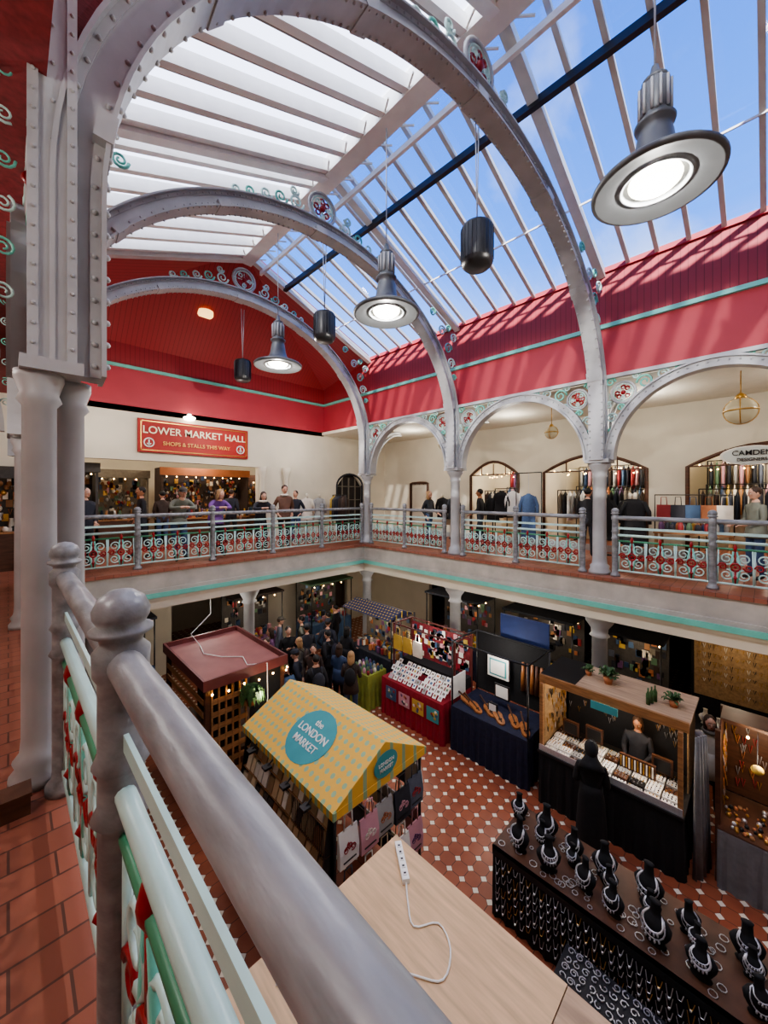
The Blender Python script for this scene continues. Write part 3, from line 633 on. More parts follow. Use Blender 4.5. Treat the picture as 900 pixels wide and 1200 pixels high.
def drape(b,x0,x1,y0,y1,z0,z1,mat,amp=.012):
    per=[]
    def seg(a,c):
        L=(V(c)-V(a)).length; n=max(2,int(L/.05)); d=(V(c)-V(a)).normalized(); nn=V((d.y,-d.x,0))
        for i in range(n): per.append((V(a)+d*(L*i/n),nn,i))
    seg((x0,y0,0),(x1,y0,0)); seg((x1,y0,0),(x1,y1,0)); seg((x1,y1,0),(x0,y1,0)); seg((x0,y1,0),(x0,y0,0))
    loops=[]
    for z,a in((z0,amp*2),((z0+z1)/2,amp*1.4),(z1-.02,.004),(z1,0)):
        loops.append([p+nn*(a*(1+sin(i*1.9)))+Z*z for p,nn,i in per])
    b.loft(loops,mat,False)
def bust(b,x,y,z,s,yaw,mat=BLACK):
    T0=b.T; b.T=Matrix.Translation(V((x,y,z)))@Matrix.Rotation(yaw,4,'Z')@Matrix.Scale(s,4)
    b.lathe(0,0,[(.07,0),(.075,.01),(.05,.03),(.075,.06),(.1,.11),(.108,.15),(.085,.185),(.045,.205),(.036,.23),(.033,.29),(.04,.31),(.02,.315)],mat,16,1,.6)
    st=[(.05,.175,.005),(.06,.13,.008),(.072,.085,.005)]
    for r,zl,th in random.sample(st,2)+([st[1]] if random.random()<.4 else []):
        k=16; pts=[]
        for i in range(k):
            a=2*pi*i/k; f=(1+sin(a))/2
            pts.append((r*1.1*cos(a),(.07*f if f>.3 else -.02+.1*f)+.006,.222-(.222-zl)*f))
        b.tube(pts,th*random.uniform(.7,1.1),SILV,5,closed=True)
        for i in range(2,7): p=pts[i]; b.ball((p[0],p[1]+.008,p[2]-.012),(.009,.007,.013),SILV,5,4)
    b.T=T0
def bulbs(b,pts): 
    for p in pts: b.ball(p,.02,WARM,6,4)
def plant(name,x,y,z,r,n=60,droop=0):
    b=B(); b.lathe(x,y,[(r*.3,z),(r*.42,z+r*.6),(r*.36,z+r*.6)],PAL[6],12)
    for i in range(n):
        a=random.uniform(0,2*pi); e=random.uniform(.1,1.3); L=random.uniform(.6,1)*r
        p0=V((x,y,z+r*.6)); d=V((cos(a)*cos(e),sin(a)*cos(e),sin(e))); p1=p0+d*L; p2=p1+V((cos(a)*.3,sin(a)*.3,-.5-droop))*L*.5
        s_=V((-sin(a),cos(a),0))*r*.1
        b.add([p0,p0+(p1-p0)*.6+s_,p1,p2,p0+(p1-p0)*.6-s_,p1+s_*1.3,p1-s_*1.3],[(0,1,5,2),(0,2,6,4),(2,5,3),(2,3,6)],LEAF)
    b.obj(name)
# ================= YELLOW CANOPY STALL =================
x0,x1,y0,y1=2.55,4.0,3.35,5.45
b=B()
for x in(x0,x1):
    for y in(y0,y1): b.tube([(x,y,FL),(x,y,-1.82)],.02,BLK,6)
for z in(-1.84,-2.9,-3.4): b.tube([(x0,y0,z),(x1,y0,z),(x1,y1,z),(x0,y1,z)],.015,BLK,6,closed=True)
xm=3.28
b.add([(x0-.06,y0-.06,-1.84),(x0-.06,y1+.06,-1.84),(xm,y1+.06,-1.42),(xm,y0-.06,-1.42),(x1+.06,y0-.06,-1.84),(x1+.06,y1+.06,-1.84)],[(0,1,2,3),(3,2,5,4),(0,3,4),(1,5,2)],YEL)
b.box(x0-.065,x0-.055,y0-.06,y1+.06,-1.93,-1.84,YEL); b.box(x0-.06,x1+.06,y0-.065,y0-.055,-1.93,-1.84,YEL); b.box(x1+.055,x1+.065,y0-.06,y1+.06,-1.93,-1.84,YEL)
nrm=V((-.42,0,.76)).normalized(); sl=V((.76,0,.42)).normalized(); cc=V(((x0-.06+xm)/2,4.3,-1.63))+nrm*.006
b.prism([cc-UY*.36*cos(2*pi*i/28)*1.1+sl*.36*sin(2*pi*i/28) for i in range(28)],nrm*.004,SKYB)
c2=V((xm,y0-.07,-1.68)); b.prism([c2+UX*.2*cos(2*pi*i/20)+Z*.15*sin(2*pi*i/20) for i in range(20)],(0,-.004,0),SKYB)
NB=[M('notebook_%d'%i,c,.7,var=.08) for i,c in enumerate([(196,170,132),(176,150,116),(214,196,164),(150,122,90)])]
b.box(x0+.02,x0+.04,y0+.03,y1-.03,-3.8,-1.95,BLK)
for r in range(7):
    z=-3.6+r*.25; xo=x0-.32+.05*r; b.box(xo-.03,x0+.02,y0+.03,y1-.03,z-.015,z,WOOD); y=y0+.06
    while y<y1-.12:
        w=random.uniform(.09,.14); h_=random.uniform(.15,.22)
        b.cbox((xo+.02,y+w/2,z+h_/2),(.03,w*.92,h_),random.choice(NB+NB+[PAL[3],PAL[8],GREYS[2]]),R=Matrix.Rotation(.3,3,'Y')); y+=w+.012
for yy in(y0+.03,y1-.05): b.loft([[V((x0-.36,yy,FL)),V((x0,yy,FL)),V((x0,yy+.02,FL)),V((x0-.36,yy+.02,FL))],[V((x0-.05,yy,-1.95)),V((x0,yy,-1.95)),V((x0,yy+.02,-1.95)),V((x0-.05,yy+.02,-1.95))]],BLK)
def tote(b,cx,cy,z,m,pm,ax='x'):
    U=UX if ax=='x' else UY; N=V((0,-1,0)) if ax=='x' else V((1,0,0)); o=V((cx,cy,0))
    b.tube([o-U*.06+Z*(z-.18)+N*.02,o-U*.05+Z*z+N*.02,o+U*.05+Z*z+N*.02,o+U*.06+Z*(z-.18)+N*.02],.009,m,5)
    b.loft([[o-U*w+Z*zz,o+U*w+Z*zz,o+U*w+Z*zz+N*t,o-U*w+Z*zz+N*t] for zz,t,w in((z-.56,.05,.135),(z-.4,.055,.14),(z-.18,.02,.135))],m)
    for k in range(3): spiral(b,o+N*.055,U,Z,(k-1)*.05,z-.38+.04*(k%2),.04,.01,k*2,1.5,.008,pm,4,8)
    b.tube([o-U*.09+Z*(z-.5)+N*.055,o+U*.09+Z*(z-.5)+N*.055],.008,BLK,4)
BGM=[PAPER,GREYS[6],PAL[9],PAPER,PAL[11],NB[2],GREYS[1]]
for r in range(3):
    for i in range(5):
        tote(b,x0+.16+i*.285,y0-.02-.03*(i%2),-1.96-r*.62,BGM[(i*2+r)%7],PAL[(i*3+r*5)%12])
for r in range(3):
    for i in range(7): tote(b,x1+.03,y0+.15+i*.29,-1.96-r*.62,BGM[(i+r*2)%7],PAL[(i*5+r*3)%12],'y')
for i in range(22):
    b.tube([(x0-.14,y0+.02+i*.03,-1.98),(x0-.14,y0+.02+i*.03,-2.3)],.006,BLK,4)
for i in range(4): b.box(x0-.2,x0-.1,y0+.3+i*.45,y0+.4+i*.45,-1.97,-1.94,BLK); b.tube([(x0-.15,y0+.35+i*.45,-1.95),(x0,y0+.35+i*.45,-1.86)],.01,BLK,4)
s=b.obj('market_stall_with_yellow_canopy')
for t,o_,sz in(('the',.17,.12),('LONDON',.03,.14),('MARKET',-.12,.13)): text(t,cc+sl*o_+nrm*.008,(0,-1,0),tuple(sl),sz,PAPER,s)
text('LONDON',(xm,y0-.08,-1.66),(1,0,0),(0,0,1),.06,PAPER,s); text('MARKET',(xm,y0-.08,-1.73),(1,0,0),(0,0,1),.06,PAPER,s)
# ================= PLYWOOD ROOF STALL =================
b=B(); xa,xb,ya,yb=.95,2.68,-1.4,2.54
b.box(xa,1.75,ya,yb,-1.74,-1.7,PLY); b.box(1.756,xb,.95,yb,-1.74,-1.7,PLY); b.box(1.756,xb,ya,.944,-1.745,-1.705,PLYB)
b.box(xa+.02,xb-.02,ya+.02,yb-.02,-1.82,-1.745,PLYE)
for x in(xa+.06,xb-.06):
    for y in(ya+.06,.5,yb-.06): b.box(x-.035,x+.035,y-.035,y+.035,FL,-1.8,WOOD)
b.box(xa+.05,xb-.05,ya+.05,yb-.1,FL,-3.05,BLACK); b.box(xa,xb,ya,yb-.05,-3.05,-3.0,WOOD)
b.obj('market_stall_with_plywood_roof')
b=B(); R=Matrix.Rotation(.95,3,'Z'); c=V((2.5,2.3,-1.675)); b.cbox(c,(.36,.06,.045),WHT,R=R)
for i in range(5): b.cbox(c+R@V((-.13+i*.065,0,.024)),(.035,.035,.006),PAPER,R=R); b.cbox(c+R@V((-.13+i*.065,0,.028)),(.012,.02,.004),BLK,R=R)
p=[c+R@V((-.18,0,-.01))]
for q in((2.3,2.05),(2.2,1.9),(2.35,1.78),(2.28,1.62),(2.1,1.55),(1.98,1.7),(1.8,2.0),(1.6,2.2),(1.2,2.35)): p.append(V((q[0],q[1],-1.692)))
pp=[]
for i in range(len(p)-1):
    for t in(0,.25,.5,.75):
        a=p[max(i-1,0)];b1=p[i];c1=p[i+1];d=p[min(i+2,len(p)-1)]
        pp.append(.5*((2*b1)+(c1-a)*t+(2*a-5*b1+4*c1-d)*t*t+(3*b1-a-3*c1+d)*t**3))
b.tube(pp,.007,WHT,6); b.obj('power_strip')
# ================= NECKLACE TABLE =================
b=B(); xa,xb,ya,yb=4.55,5.4,-1.2,2.55
b.box(xa-.02,xb+.02,ya,yb,-3.04,-3.0,WOODD); drape(b,xa,xb,ya,yb,FL,-3.04,BLACK)
b.box(xa-.02,xa,ya,yb,-3.12,-3.0,BLK)
for i in range(44):
    y=yb-.08-i*.082
    for r in range(6):
        z=-3.12-r*.115+random.uniform(-.02,.02); q=random.uniform(.05,.1)
        b.tube([(xa-.03,y-.028,z),(xa-.045,y-.012,z-q),(xa-.045,y+.012,z-q),(xa-.03,y+.028,z)],.004,SILV if random.random()<.8 else GOLD,4)
        if random.random()<.6: b.ball((xa-.05,y,z-q-.01),.012,SILV,5,4)
b.obj('jewellery_table')
b=B(); 
for i in range(9):
    for r in range(2):
        y=2.3-i*.38+random.uniform(-.06,.06)+.17*(r%2); x=4.74+r*.4+random.uniform(-.05,.05)
        bust(b,x,y,-3.0,random.uniform(1.05,1.45),pi/2+random.uniform(-.5,.6))
for i in range(9): bust(b,5.0+random.uniform(-.05,.05),2.1-i*.4,-3.0,random.uniform(.8,1.05),pi/2+random.uniform(-.5,.6))
for i in range(120):
    x=random.uniform(4.6,5.35);y=random.uniform(-1,2.5); ring(b,(x,y,-2.99),UX,UY,0,0,random.uniform(.02,.045),.005,SILV,8,4)
b.obj('necklace_busts')
b=B()
b.box(3.6,4.35,-.6,1.55,-3.35,-3.31,BLK)
for x in(3.65,4.3):
    for y in(-.5,1.45): b.tube([(x,y,FL),(x,y,-3.33)],.02,BLK,6)
for i in range(24):
    for j in range(8):
        x=3.65+j*.092;y=1.48-i*.085; spiral(b,(x,y,-3.295),UX,UY,0,0,.04,.012,random.random()*6,random.uniform(.6,1.5),.007,SILV,4,8)
b.obj('chain_display_table')
# ================= WOODEN STALL WITH LIGHTS =================
b=B(); xa,xb,ya,yb=6.8,8.1,.85,2.9
drape(b,xa,xb-.3,ya,yb,FL,-3.02,BLACK); b.box(xa-.03,xb-.25,ya-.02,yb+.02,-3.02,-2.98,BLK)
for x,y in((xa+.05,ya+.03),(xa+.05,yb-.03),(xb,ya+.03),(xb,yb-.03)): b.box(x-.03,x+.03,y-.03,y+.03,FL,-1.8,WOOD)
b.box(7.05,8.15,ya-.05,yb+.08,-1.8,-1.76,PLYB); b.box(7.0,7.05,ya-.05,yb+.08,-1.86,-1.72,WOOD)
b.box(7.05,8.15,yb-.5,yb+.1,-1.76,-1.74,BLK)
TAN=M('warm_hessian',(150,122,88),.8,var=.25,scale=20)
b.box(xb-.03,xb,ya,yb,-3.3,-1.8,GREYS[0]); b.box(xa+.2,xb,yb-.02,yb,-3,-1.8,TAN); b.box(xa+.6,xb,ya,ya+.02,-3,-1.8,TAN)
for i in range(60):
    y=random.choice([random.uniform(ya+.1,ya+.5),random.uniform(yb-.9,yb-.1)]);z=random.uniform(-2.6,-1.95); b.tube([(xb-.05,y-.02,z),(xb-.055,y,z-.1),(xb-.05,y+.02,z)],.006,random.choice([GOLD,SILV]),4)
for i in range(60):
    x=random.uniform(xa+.25,xb-.1);z=random.uniform(-2.8,-1.95); b.tube([(x-.02,yb-.04,z),(x,yb-.045,z-.1),(x+.02,yb-.04,z)],.006,random.choice([GOLD,SILV,BLK]),4)
for i in range(9):
    for j in range(5):
        y=ya+.08+i*.215;x=xa+.02+j*.17
        m=[PAPER,BLK,PAPER,PAL[3],WOODD,PAPER,PAL[11]][(i*3+j*2)%7]; b.box(x,x+.15,y,y+.19,-2.98,-2.95+.02*(j%2),m)
        for q in range(12): b.ball((x+.025+(q%3)*.05,y+.03+(q//3)*.045,-2.94+.02*(j%2)),.011,random.choice([SILV,GOLD,BLK,PAL[11]]),5,3)
b.box(xa+.0,xa+.015,ya,yb,-2.98,-2.88,SILV)
for k,(y,z) in enumerate(((1.2,-2.75),(2.2,-2.7),(2.6,-2.75))): b.box(7.5,7.55,y-.14,y+.14,z-.15,z+.1,WOODD); b.box(7.49,7.5,y-.11,y+.11,z-.12,z+.07,BLK)
b.box(7.3,7.34,1.25,1.75,-2.94,-2.72,WOODD)
for i in range(12): b.box(7.29,7.3,1.28+.04*i,1.3+.04*i,-2.92,-2.75,GOLD if i%2 else PAPER)
bulbs(b,[(7.2+.25*i,ya+.1+j*(yb-ya-.2)/5,-1.9-.04*(i%2)) for i in range(4) for j in range(6)])
b.box(6.97,6.99,1.7,2.1,-1.98,-1.86,SKYB)
b.obj('market_stall_with_wooden_frame'); plight(7.2,1.9,-2.0,9,(1,.95,.86)); plight(7.3,1.2,-2.1,4)
plant('potted_plant',7.6,2.0,-1.76,.2,50); plant('potted_plant',7.5,1.05,-1.76,.16,40); plant('potted_plant',7.7,2.35,-1.76,.14,30)
b=B()
for i in range(3): b.lathe(7.3+.09*i,1.35-.03*i,[(.03,-1.76),(.032,-1.6),(.012,-1.55),(.012,-1.5)],LEAF,10)
b.obj('bottles')
b=B(); n=26; loops=[]
for z,wd,am in((FL,.3,.05),(-3.2,.24,.04),(-2.5,.18,.03),(-1.85,.12,.015)):
    fr=[V((6.95+j*wd/n*1.6,.72-.1*(j/n)+am*sin(j*1.1),z)) for j in range(n)]
    loops.append(fr+[p+V((0,-.015,0)) for p in reversed(fr)])
b.loft(loops,GREYC,True); b.obj('hanging_curtain')
# ================= NAVY INSTRUMENT STALL =================
b=B(); xa,xb,ya,yb=6.85,7.9,3.15,4.85
drape(b,xa,xb,ya,yb,FL,-3.0,NAVY); b.box(xa,xb,ya,yb,-3.0,-2.98,NAVY)
HON=M('honey_wood',(150,98,58),.3,var=.25,scale=6,stretch=(1,5,1))
for i in range(6):
    y=ya+.15+i*.27;x=7.1+.1*(i%2)
    b.T=Matrix.Translation(V((x,y,-2.97)))@Matrix.Rotation(.6+.12*i,4,'Z')@Matrix.Rotation(-.12,4,'Y')
    k=32;pl=[]
    for j in range(k):
        a=2*pi*j/k; r=.12+.04*cos(2*a)+.012*cos(a); pl.append(V((r*cos(a)*1.3,r*sin(a)*.95,0)))
    b.prism(pl,(0,0,.045),HON); b.box(.16,.46,-.015,.015,.03,.055,WOODD); b.ball((.48,0,.045),(.04,.025,.015),WOODD,8,4); b.box(-.12,.2,-.01,.01,.05,.06,BLK); b.box(-.06,-.05,-.03,.03,.045,.07,WOODD)
    b.T=None
for x,y,z,w,h_ in((7.5,4.0,-2.62,.34,.22),(7.2,4.05,-2.85,.22,.17)):
    b.box(x,x+.03,y-w/2,y+w/2,z-.15,z-.15+h_+.08,BLK); b.box(x-.005,x,y-w/2+.03,y+w/2-.03,z-.12,z-.12+h_+.02,PAPER)
b.box(7.7,7.75,3.95,4.45,-2.45,-2.0,PAPER); b.box(7.69,7.7,4.0,4.4,-2.4,-2.05,SKYB); b.box(7.68,7.69,4.03,4.37,-2.37,-2.08,PAPER)
for x,y in((xa+.05,ya),(xa+.05,yb),(xb,ya),(xb,yb)): b.tube([(x,y,FL),(x,y,-1.6)],.02,BLK,6)
b.tube([(xa+.05,ya,-1.6),(xa+.05,yb,-1.6),(xb,yb,-1.6),(xb,ya,-1.6)],.02,BLK,6,closed=True)
b.box(xb,xb+.03,ya,yb,-2.95,-1.6,BLACK); b.box(8.0,8.03,3.2,4.3,-2.1,-1.1,M('blue_panel',(34,50,98),.7,var=.1))
for i in range(5): b.tube([(xb-.03,ya+.15+i*.1,-2.0),(xb-.04,ya+.15+i*.1,-2.6)],[.03,.05],[HON,WOODD][i%2],8)
b.obj('instrument_stall'); plight(7.3,4,-1.8,9,(1,.95,.85))
# ================= PRINT STALL =================
b=B(); xa,xb,ya,yb=6.75,7.9,5.0,6.9
drape(b,xa,xb,ya,yb,FL,-3.02,REDC); b.box(xa,xb,ya,yb,-3.02,-3.0,REDC)
for i in range(4):
    cx_=5.25+i*.43; b.cbox((xa-.035,cx_,-3.3),(.01,.34,.3),[SKYB,PAL[1],PAL[9],PAL[2]][i])
    for q in range(8): b.ball((xa-.045,cx_+random.uniform(-.12,.12),-3.3+random.uniform(-.1,.1)),(.004,.035,.035),random.choice(PAL),8,5)
RC=Matrix.Rotation(.8,3,'Y'); nc=RC@V((-1,0,0))
for i in range(12):
    for j in range(5):
        if random.random()<.1: continue
        y=ya+.07+i*.152;x=xa+.03+j*.13; cz=-2.93+j*.04; m=random.choice([PAPER,PAPER,PAPER,PAL[3],PAL[11]]); hh_=random.uniform(.1,.15); ww=random.uniform(.09,.135)
        c_=V((x+.06,y+.06,cz)); b.cbox(c_,(.01,ww,hh_),m,R=RC); b.cbox(c_+nc*.006,(.004,ww*.5,hh_*.4),random.choice(PAL+[GREYS[3]]*6),R=RC)
b.box(xb-.35,xb,ya,yb,-3,-2.75,BLACK)
FR=M('brown_frame',(96,44,40),.6,var=.2)
for x,y in((xa+.45,ya),(xa+.45,yb),(xb,ya),(xb,yb)): b.box(x-.02,x+.02,y-.02,y+.02,FL,-1.75,FR)
for a_,c_ in(((xa+.45,ya),(xa+.45,yb)),((xb,ya),(xb,yb)),((xa+.45,ya),(xb,ya)),((xa+.45,yb),(xb,yb))): b.tube([(a_[0],a_[1],-1.76),(c_[0],c_[1],-1.76)],.02,FR,4)
b.box(xb,xb+.02,ya,yb,-2.75,-1.85,M('patterned_red',(122,40,48),.8,var=.5,scale=14))
for i in range(95): b.cbox((xb-.02,random.uniform(ya+.1,yb-.1),random.uniform(-2.65,-1.92)),(.015,random.uniform(.08,.14),random.uniform(.1,.18)),random.choice([PAPER,PAL[1],PAL[2],PAL[3],REDC,PAL[9],PAL[7],PAL[10]]))
b.box(xa+.3,xb-.3,ya-.03,ya-.01,-3,-2.5,PAPER)
for i in range(3):
    tote_m=[PAL[1],PAL[1],PAL[3]][i]; tote(b,xa+.42,yb-.15-i*.33,-1.85,tote_m,PAL[(i*5)%12],'y')
b.obj('print_stall_with_red_cloth'); plight(7.2,6,-1.95,8,(1,.92,.8))
# ================= FLORAL CANOPY STALL =================
b=B(); drape(b,6.5,7.15,7.15,7.95,FL,-3.05,LIME); b.box(6.5,7.15,7.15,7.95,-3.05,-3.03,LIME)
for i in range(5):
    for j in range(5): b.ball((6.58+i*.12,7.23+j*.15,-2.98),(.045,.045,.06+.04*random.random()),random.choice(PAL),8,5)
b.obj('goods_table')
b=B(); xa,xb,ya,yb=7.3,8.25,7.1,9.1
for x in(xa,xb):
    for y in(ya,yb): b.tube([(x,y,FL),(x,y,-1.75)],.02,BLK,6)
b.add([(xa-.1,ya,-1.78),(xa-.1,yb,-1.78),((xa+xb)/2,yb,-1.6),((xa+xb)/2,ya,-1.6),(xb,ya,-1.78),(xb,yb,-1.78)],[(0,1,2,3),(3,2,5,4),(0,3,4),(1,5,2)],FLOR)
drape(b,xa+.2,xb,ya,yb,FL,-3.0,GREYS[4]); b.box(xb-.02,xb,ya,yb,-3,-1.8,GREYS[3])
for i in range(60): b.cbox((xa+.3+random.random()*.5,random.uniform(ya+.1,yb-.1),-2.9),(.08,.08,.16),random.choice(PAL))
for i in range(70): b.cbox((xb-.04,random.uniform(ya+.1,yb-.1),random.uniform(-2.8,-1.85)),(.02,.1,.12),random.choice(PAL))
b.obj('market_stall_with_floral_canopy'); plight(7.6,8.1,-1.95,7)
# ================= BROWN ROOF KIOSK =================
b=B(); xa,xb,ya,yb=2.35,3.85,6.65,8.9
b.box(xa,xb,ya,yb,-1.66,-1.62,ROOFR)
for (p,q,r,s_) in((xa-.04,xb+.04,ya-.04,ya),(xa-.04,xb+.04,yb,yb+.04),(xa-.04,xa,ya,yb),(xb,xb+.04,ya,yb)): b.box(p,q,r,s_,-1.7,-1.52,M('kiosk_trim',(110,56,54),.5,var=.15))
for x in(xa+.05,xb-.05):
    for y in(ya+.05,yb-.05): b.box(x-.04,x+.04,y-.04,y+.04,FL,-1.66,WOODD)
for i in range(9): z=-3.75+i*.22; b.box(xa-.0,xa+.02,ya+.1,yb-.1,z,z+.09,WOOD); b.box(xa+.1,xa+.75,ya,ya+.02,z,z+.09,WOOD)
for i in range(6): b.box(xa+.1+i*.12,xa+.13+i*.12,ya-.01,ya+.03,FL,-1.7,WOOD)
b.box(xa+.03,xb,ya+.1,yb-.1,FL,-3.0,WOODD); b.box(xa+.8,xb,ya+.02,ya+.04,FL,-1.7,BLACK); b.box(xa+.6,xa+.64,ya+.1,yb-.1,-3,-1.7,BLACK)
for i in range(10): b.box(xa-.06,xa+.0,ya+.15+i*.2,ya+.3+i*.2,-2.9,-2.6-random.random()*.2,random.choice([WOOD,PAL[8],PAL[3]]))
bulbs(b,[(xa+.1+i*.28,ya-.05,-1.78-.03*(i%2)) for i in range(6)]+[(xb+.05,ya+i*.3,-1.78-.03*(i%2)) for i in range(7)])
b.tube([(2.9,8.5,-1.6),(2.8,8.0,-1.6),(3.0,7.6,-1.6),(3.3,7.3,-1.6),(3.2,6.9,-1.6),(3.45,6.6,-1.55),(3.45,6.58,-2.2),(3.3,6.55,-3.0)],.009,WHT,6)
b.tube([(2.9,8.5,-1.6),(2.85,8.9,-1.45),(3.4,9.25,-1.2),(3.4,9.28,-.85)],.008,WHT,6)
b.obj('wooden_kiosk') 
plant('hanging_plant',3.05,6.42,-2.1,.24,170,1.2); plant('hanging_plant',4.0,7.1,-2.0,.18,110,1.2); plight(3.2,6.2,-1.9,6)
# ================= RIGHT EDGE STALL =================
b=B(); xa,xb,ya,yb=7.1,8.1,-1.5,.5
drape(b,xa,xb,ya,yb,FL,-3.1,GREYC); b.box(xa,xb,ya,yb,-3.1,-3.08,WOODD)
for x,y in((xa+.1,ya),(xa+.1,yb),(xb,ya),(xb,yb)): b.box(x-.03,x+.03,y-.03,y+.03,FL,-1.75,WOODD)
b.box(xa+.5,xb,ya,yb,-1.78,-1.74,WOODD); b.box(xb-.03,xb,ya,yb,-3.05,-1.78,WOODD); b.box(xa+.3,xb,yb-.02,yb,-3.05,-1.78,WOODD)
for i in range(240): b.ball((random.uniform(xa+.05,xb-.2),random.uniform(ya+.05,yb-.05),-3.06),random.uniform(.015,.035),random.choice([GOLD,SILV,PAL[6],PAL[8],BLK,GOLD]),6,4)
for i in range(80): x=random.uniform(xa+.35,xb-.05);z=random.uniform(-2.9,-1.95); b.tube([(x-.02,yb-.04,z),(x,yb-.05,z-.1),(x+.02,yb-.04,z)],.007,random.choice([GOLD,SILV,PAL[6]]),4)
for i in range(90): y=random.uniform(ya+.1,yb-.1);z=random.uniform(-2.8,-1.95); b.tube([(xb-.05,y-.02,z),(xb-.06,y,z-.12),(xb-.05,y+.02,z)],.008,random.choice([GOLD,SILV,PAL[6],PAL[0]]),4)
b.ball((xa+.25,.1,-2.2),(.07,.07,.06),PAL[1],12,8); b.tube([(xa+.25,.1,-2.15),(xa+.6,.1,-1.78)],.006,BLK,4)
bulbs(b,[(xa+.4,ya+.2+i*.25,-1.86) for i in range(7)]); b.obj('trinket_stall'); plight(7.4,0,-2,8)
b=B(); b.box(10.4,10.5,-1.4,1.15,FL,-1.3,BLACK); b.box(10.37,10.4,-1.3,1.1,-2.6,-1.4,TAN)
for i in range(160):
    y=-1.25+(i%28)*.084;z=-1.5-(i//28)*.18+random.uniform(-.02,.02); q=random.uniform(.05,.12); b.tube([(10.35,y-.02,z),(10.34,y,z-q),(10.35,y+.02,z)],.006,[GOLD,BLK,PAPER,GOLD][i%4],4)
drape(b,9.5,10.3,-1.3,1.1,FL,-3,BLACK)
for i in range(10): bust(b,9.7+.25*(i%2),-1.1+i*.22,-3,1.0,pi/2,CREAM)
b.obj('jewellery_display_wall'); plight(9.6,.4,-1.3,6)
def genstall(name,x,y,w,d,cloth,canopy,face,energy=8):
    b=B(); drape(b,x,x+w,y,y+d,FL,-3.05,cloth); b.box(x,x+w,y,y+d,-3.05,-3.03,cloth)
    for px in(x,x+w):
        for py in(y,y+d): b.tube([(px,py,FL),(px,py,-1.6)],.02,BLK,6)
    b.box(x-.05,x+w+.05,y-.05,y+d+.05,-1.62,-1.56,canopy)
    for i in range(int(w*d*40)): 
        h_=random.uniform(.04,.25); px=random.uniform(x+.08,x+w-.08);py=random.uniform(y+.08,y+d-.08)
        if i%2: b.box(px-.05,px+.05,py-.05,py+.05,-3.03,-3.03+h_,random.choice(PAL))
        else: b.ball((px,py,-2.97),(.05,.05,.07),random.choice(PAL),8,5)
    for i in range(int((w+d)*22)):
        m=random.choice(PAL+GREYS); q=random.uniform(.07,.14)
        if face=='y': b.cbox((random.uniform(x+.1,x+w-.1),y+d-.03,random.uniform(-2.7,-1.75)),(q,.02,q*1.3),m)
        else: b.cbox((x+w-.03,random.uniform(y+.1,y+d-.1),random.uniform(-2.7,-1.75)),(.02,q,q*1.3),m)
    if face=='y': b.box(x,x+w,y+d-.02,y+d,-3,-1.6,GREYS[2])
    else: b.box(x+w-.02,x+w,y,y+d,-3,-1.6,GREYS[2])
    bulbs(b,[(x+.15+i*.4,y+.05,-1.7) for i in range(int(w/.4))])
    b.obj(name); plight(x+w/2,y+d/2-.1,-1.85,energy)
genstall('market_stall',.8,11.2,1.9,1,GREYS[0],GREYS[1],'y',4); genstall('market_stall',4.9,11.4,1.6,1,PAL[5],GREYS[5],'y',4); genstall('market_stall',7.6,11.3,1.8,1,PAL[2],PAL[4],'y',6)
genstall('market_stall',9.9,1.6,.9,1.3,BLACK,GREYS[0],'x',3); genstall('market_stall',9.9,3.4,.9,1.8,BLACK,GREYS[0],'x',4); genstall('market_stall',9.8,6,1,1.9,NAVY,GREYS[1],'x',5)
rack('clothes_rack',.9,6.8,8.8,FL,1.6,GREYS+[PAL[5]])
for (x,y) in((6.0,9.6),(3.4,9.7),(8.7,4.4),(8.7,7.8)): plight(x,y,-1.1,13,(1,.95,.88),.15)  # fill lights added to lift the dark lower hall, no fixtures
# ================= UPPER SHOPS =================
for y0,y1 in((-1.4,1.4),(2.25,4.95),(5.8,7.6)):
    rack('clothes_rack',12.7,y0+.15,y1-.15,0,1.75,GREYS+[PAL[7],PAPER,PAL[11]]); rack('clothes_rack',14.4,y0+.15,y1-.15,0,1.9,GREYS+PAL)
    rack('clothes_rack',14.7,y0+.15,y1-.15,1.0,1.6,GREYS+PAL,.8)
    b=B(); P_=[(12.3+.35*(i%3),y0+.2+i*(y1-y0-.4)/15,2.35-.12*sin(pi*(i%4)/3)) for i in range(16)]; bulbs(b,P_)
    b.tube([(p[0],p[1],p[2]+.03) for p in P_],.008,BLK,4); b.obj('string_lights'); plight(13.4,(y0+y1)/2,2.6,46,(1,.9,.76),.15)
for (x,y,m,h_) in((11.3,3.05,BLACK,1.1),(11.2,2.45,BLACK,1.15),(11.4,6.4,BLACK,.8),(10.5,2.2,GREYS[0],1.1),(11.6,8.6,BLACK,.8),(11.6,8.1,GREYS[1],.8),(11.4,5.3,BLACK,.9)): mannequin('clothing_mannequin',x,y,0,m,h_)
b=B(); garment(b,10.0,4.55,1.62,.36,1.2,DNM); b.tube([(10,4.55,1.7),(10,4.55,2.2)],.006,SILV,4); b.tube([(10,4.2,2.2),(10,4.9,2.2)],.015,BLK,5)
for yy in(4.2,4.9): b.tube([(10,yy,0),(10,yy,2.2)],.015,BLK,5)
b.obj('denim_dress_on_stand')
b=B(); garment(b,10.2,5.1,1.7,.34,.7,PAPER); garment(b,10.2,5.45,1.7,.4,.7,BLACK)
b.tube([(10.2,4.95,1.78),(10.2,5.65,1.78)],.015,BLK,5)
for yy in(4.95,5.65): b.tube([(10.2,yy,0),(10.2,yy,1.78)],.015,BLK,5)
b.obj('clothes_stand')
b=B(); b.box(10.8,11.6,.5,1.9,.7,.75,WOOD)
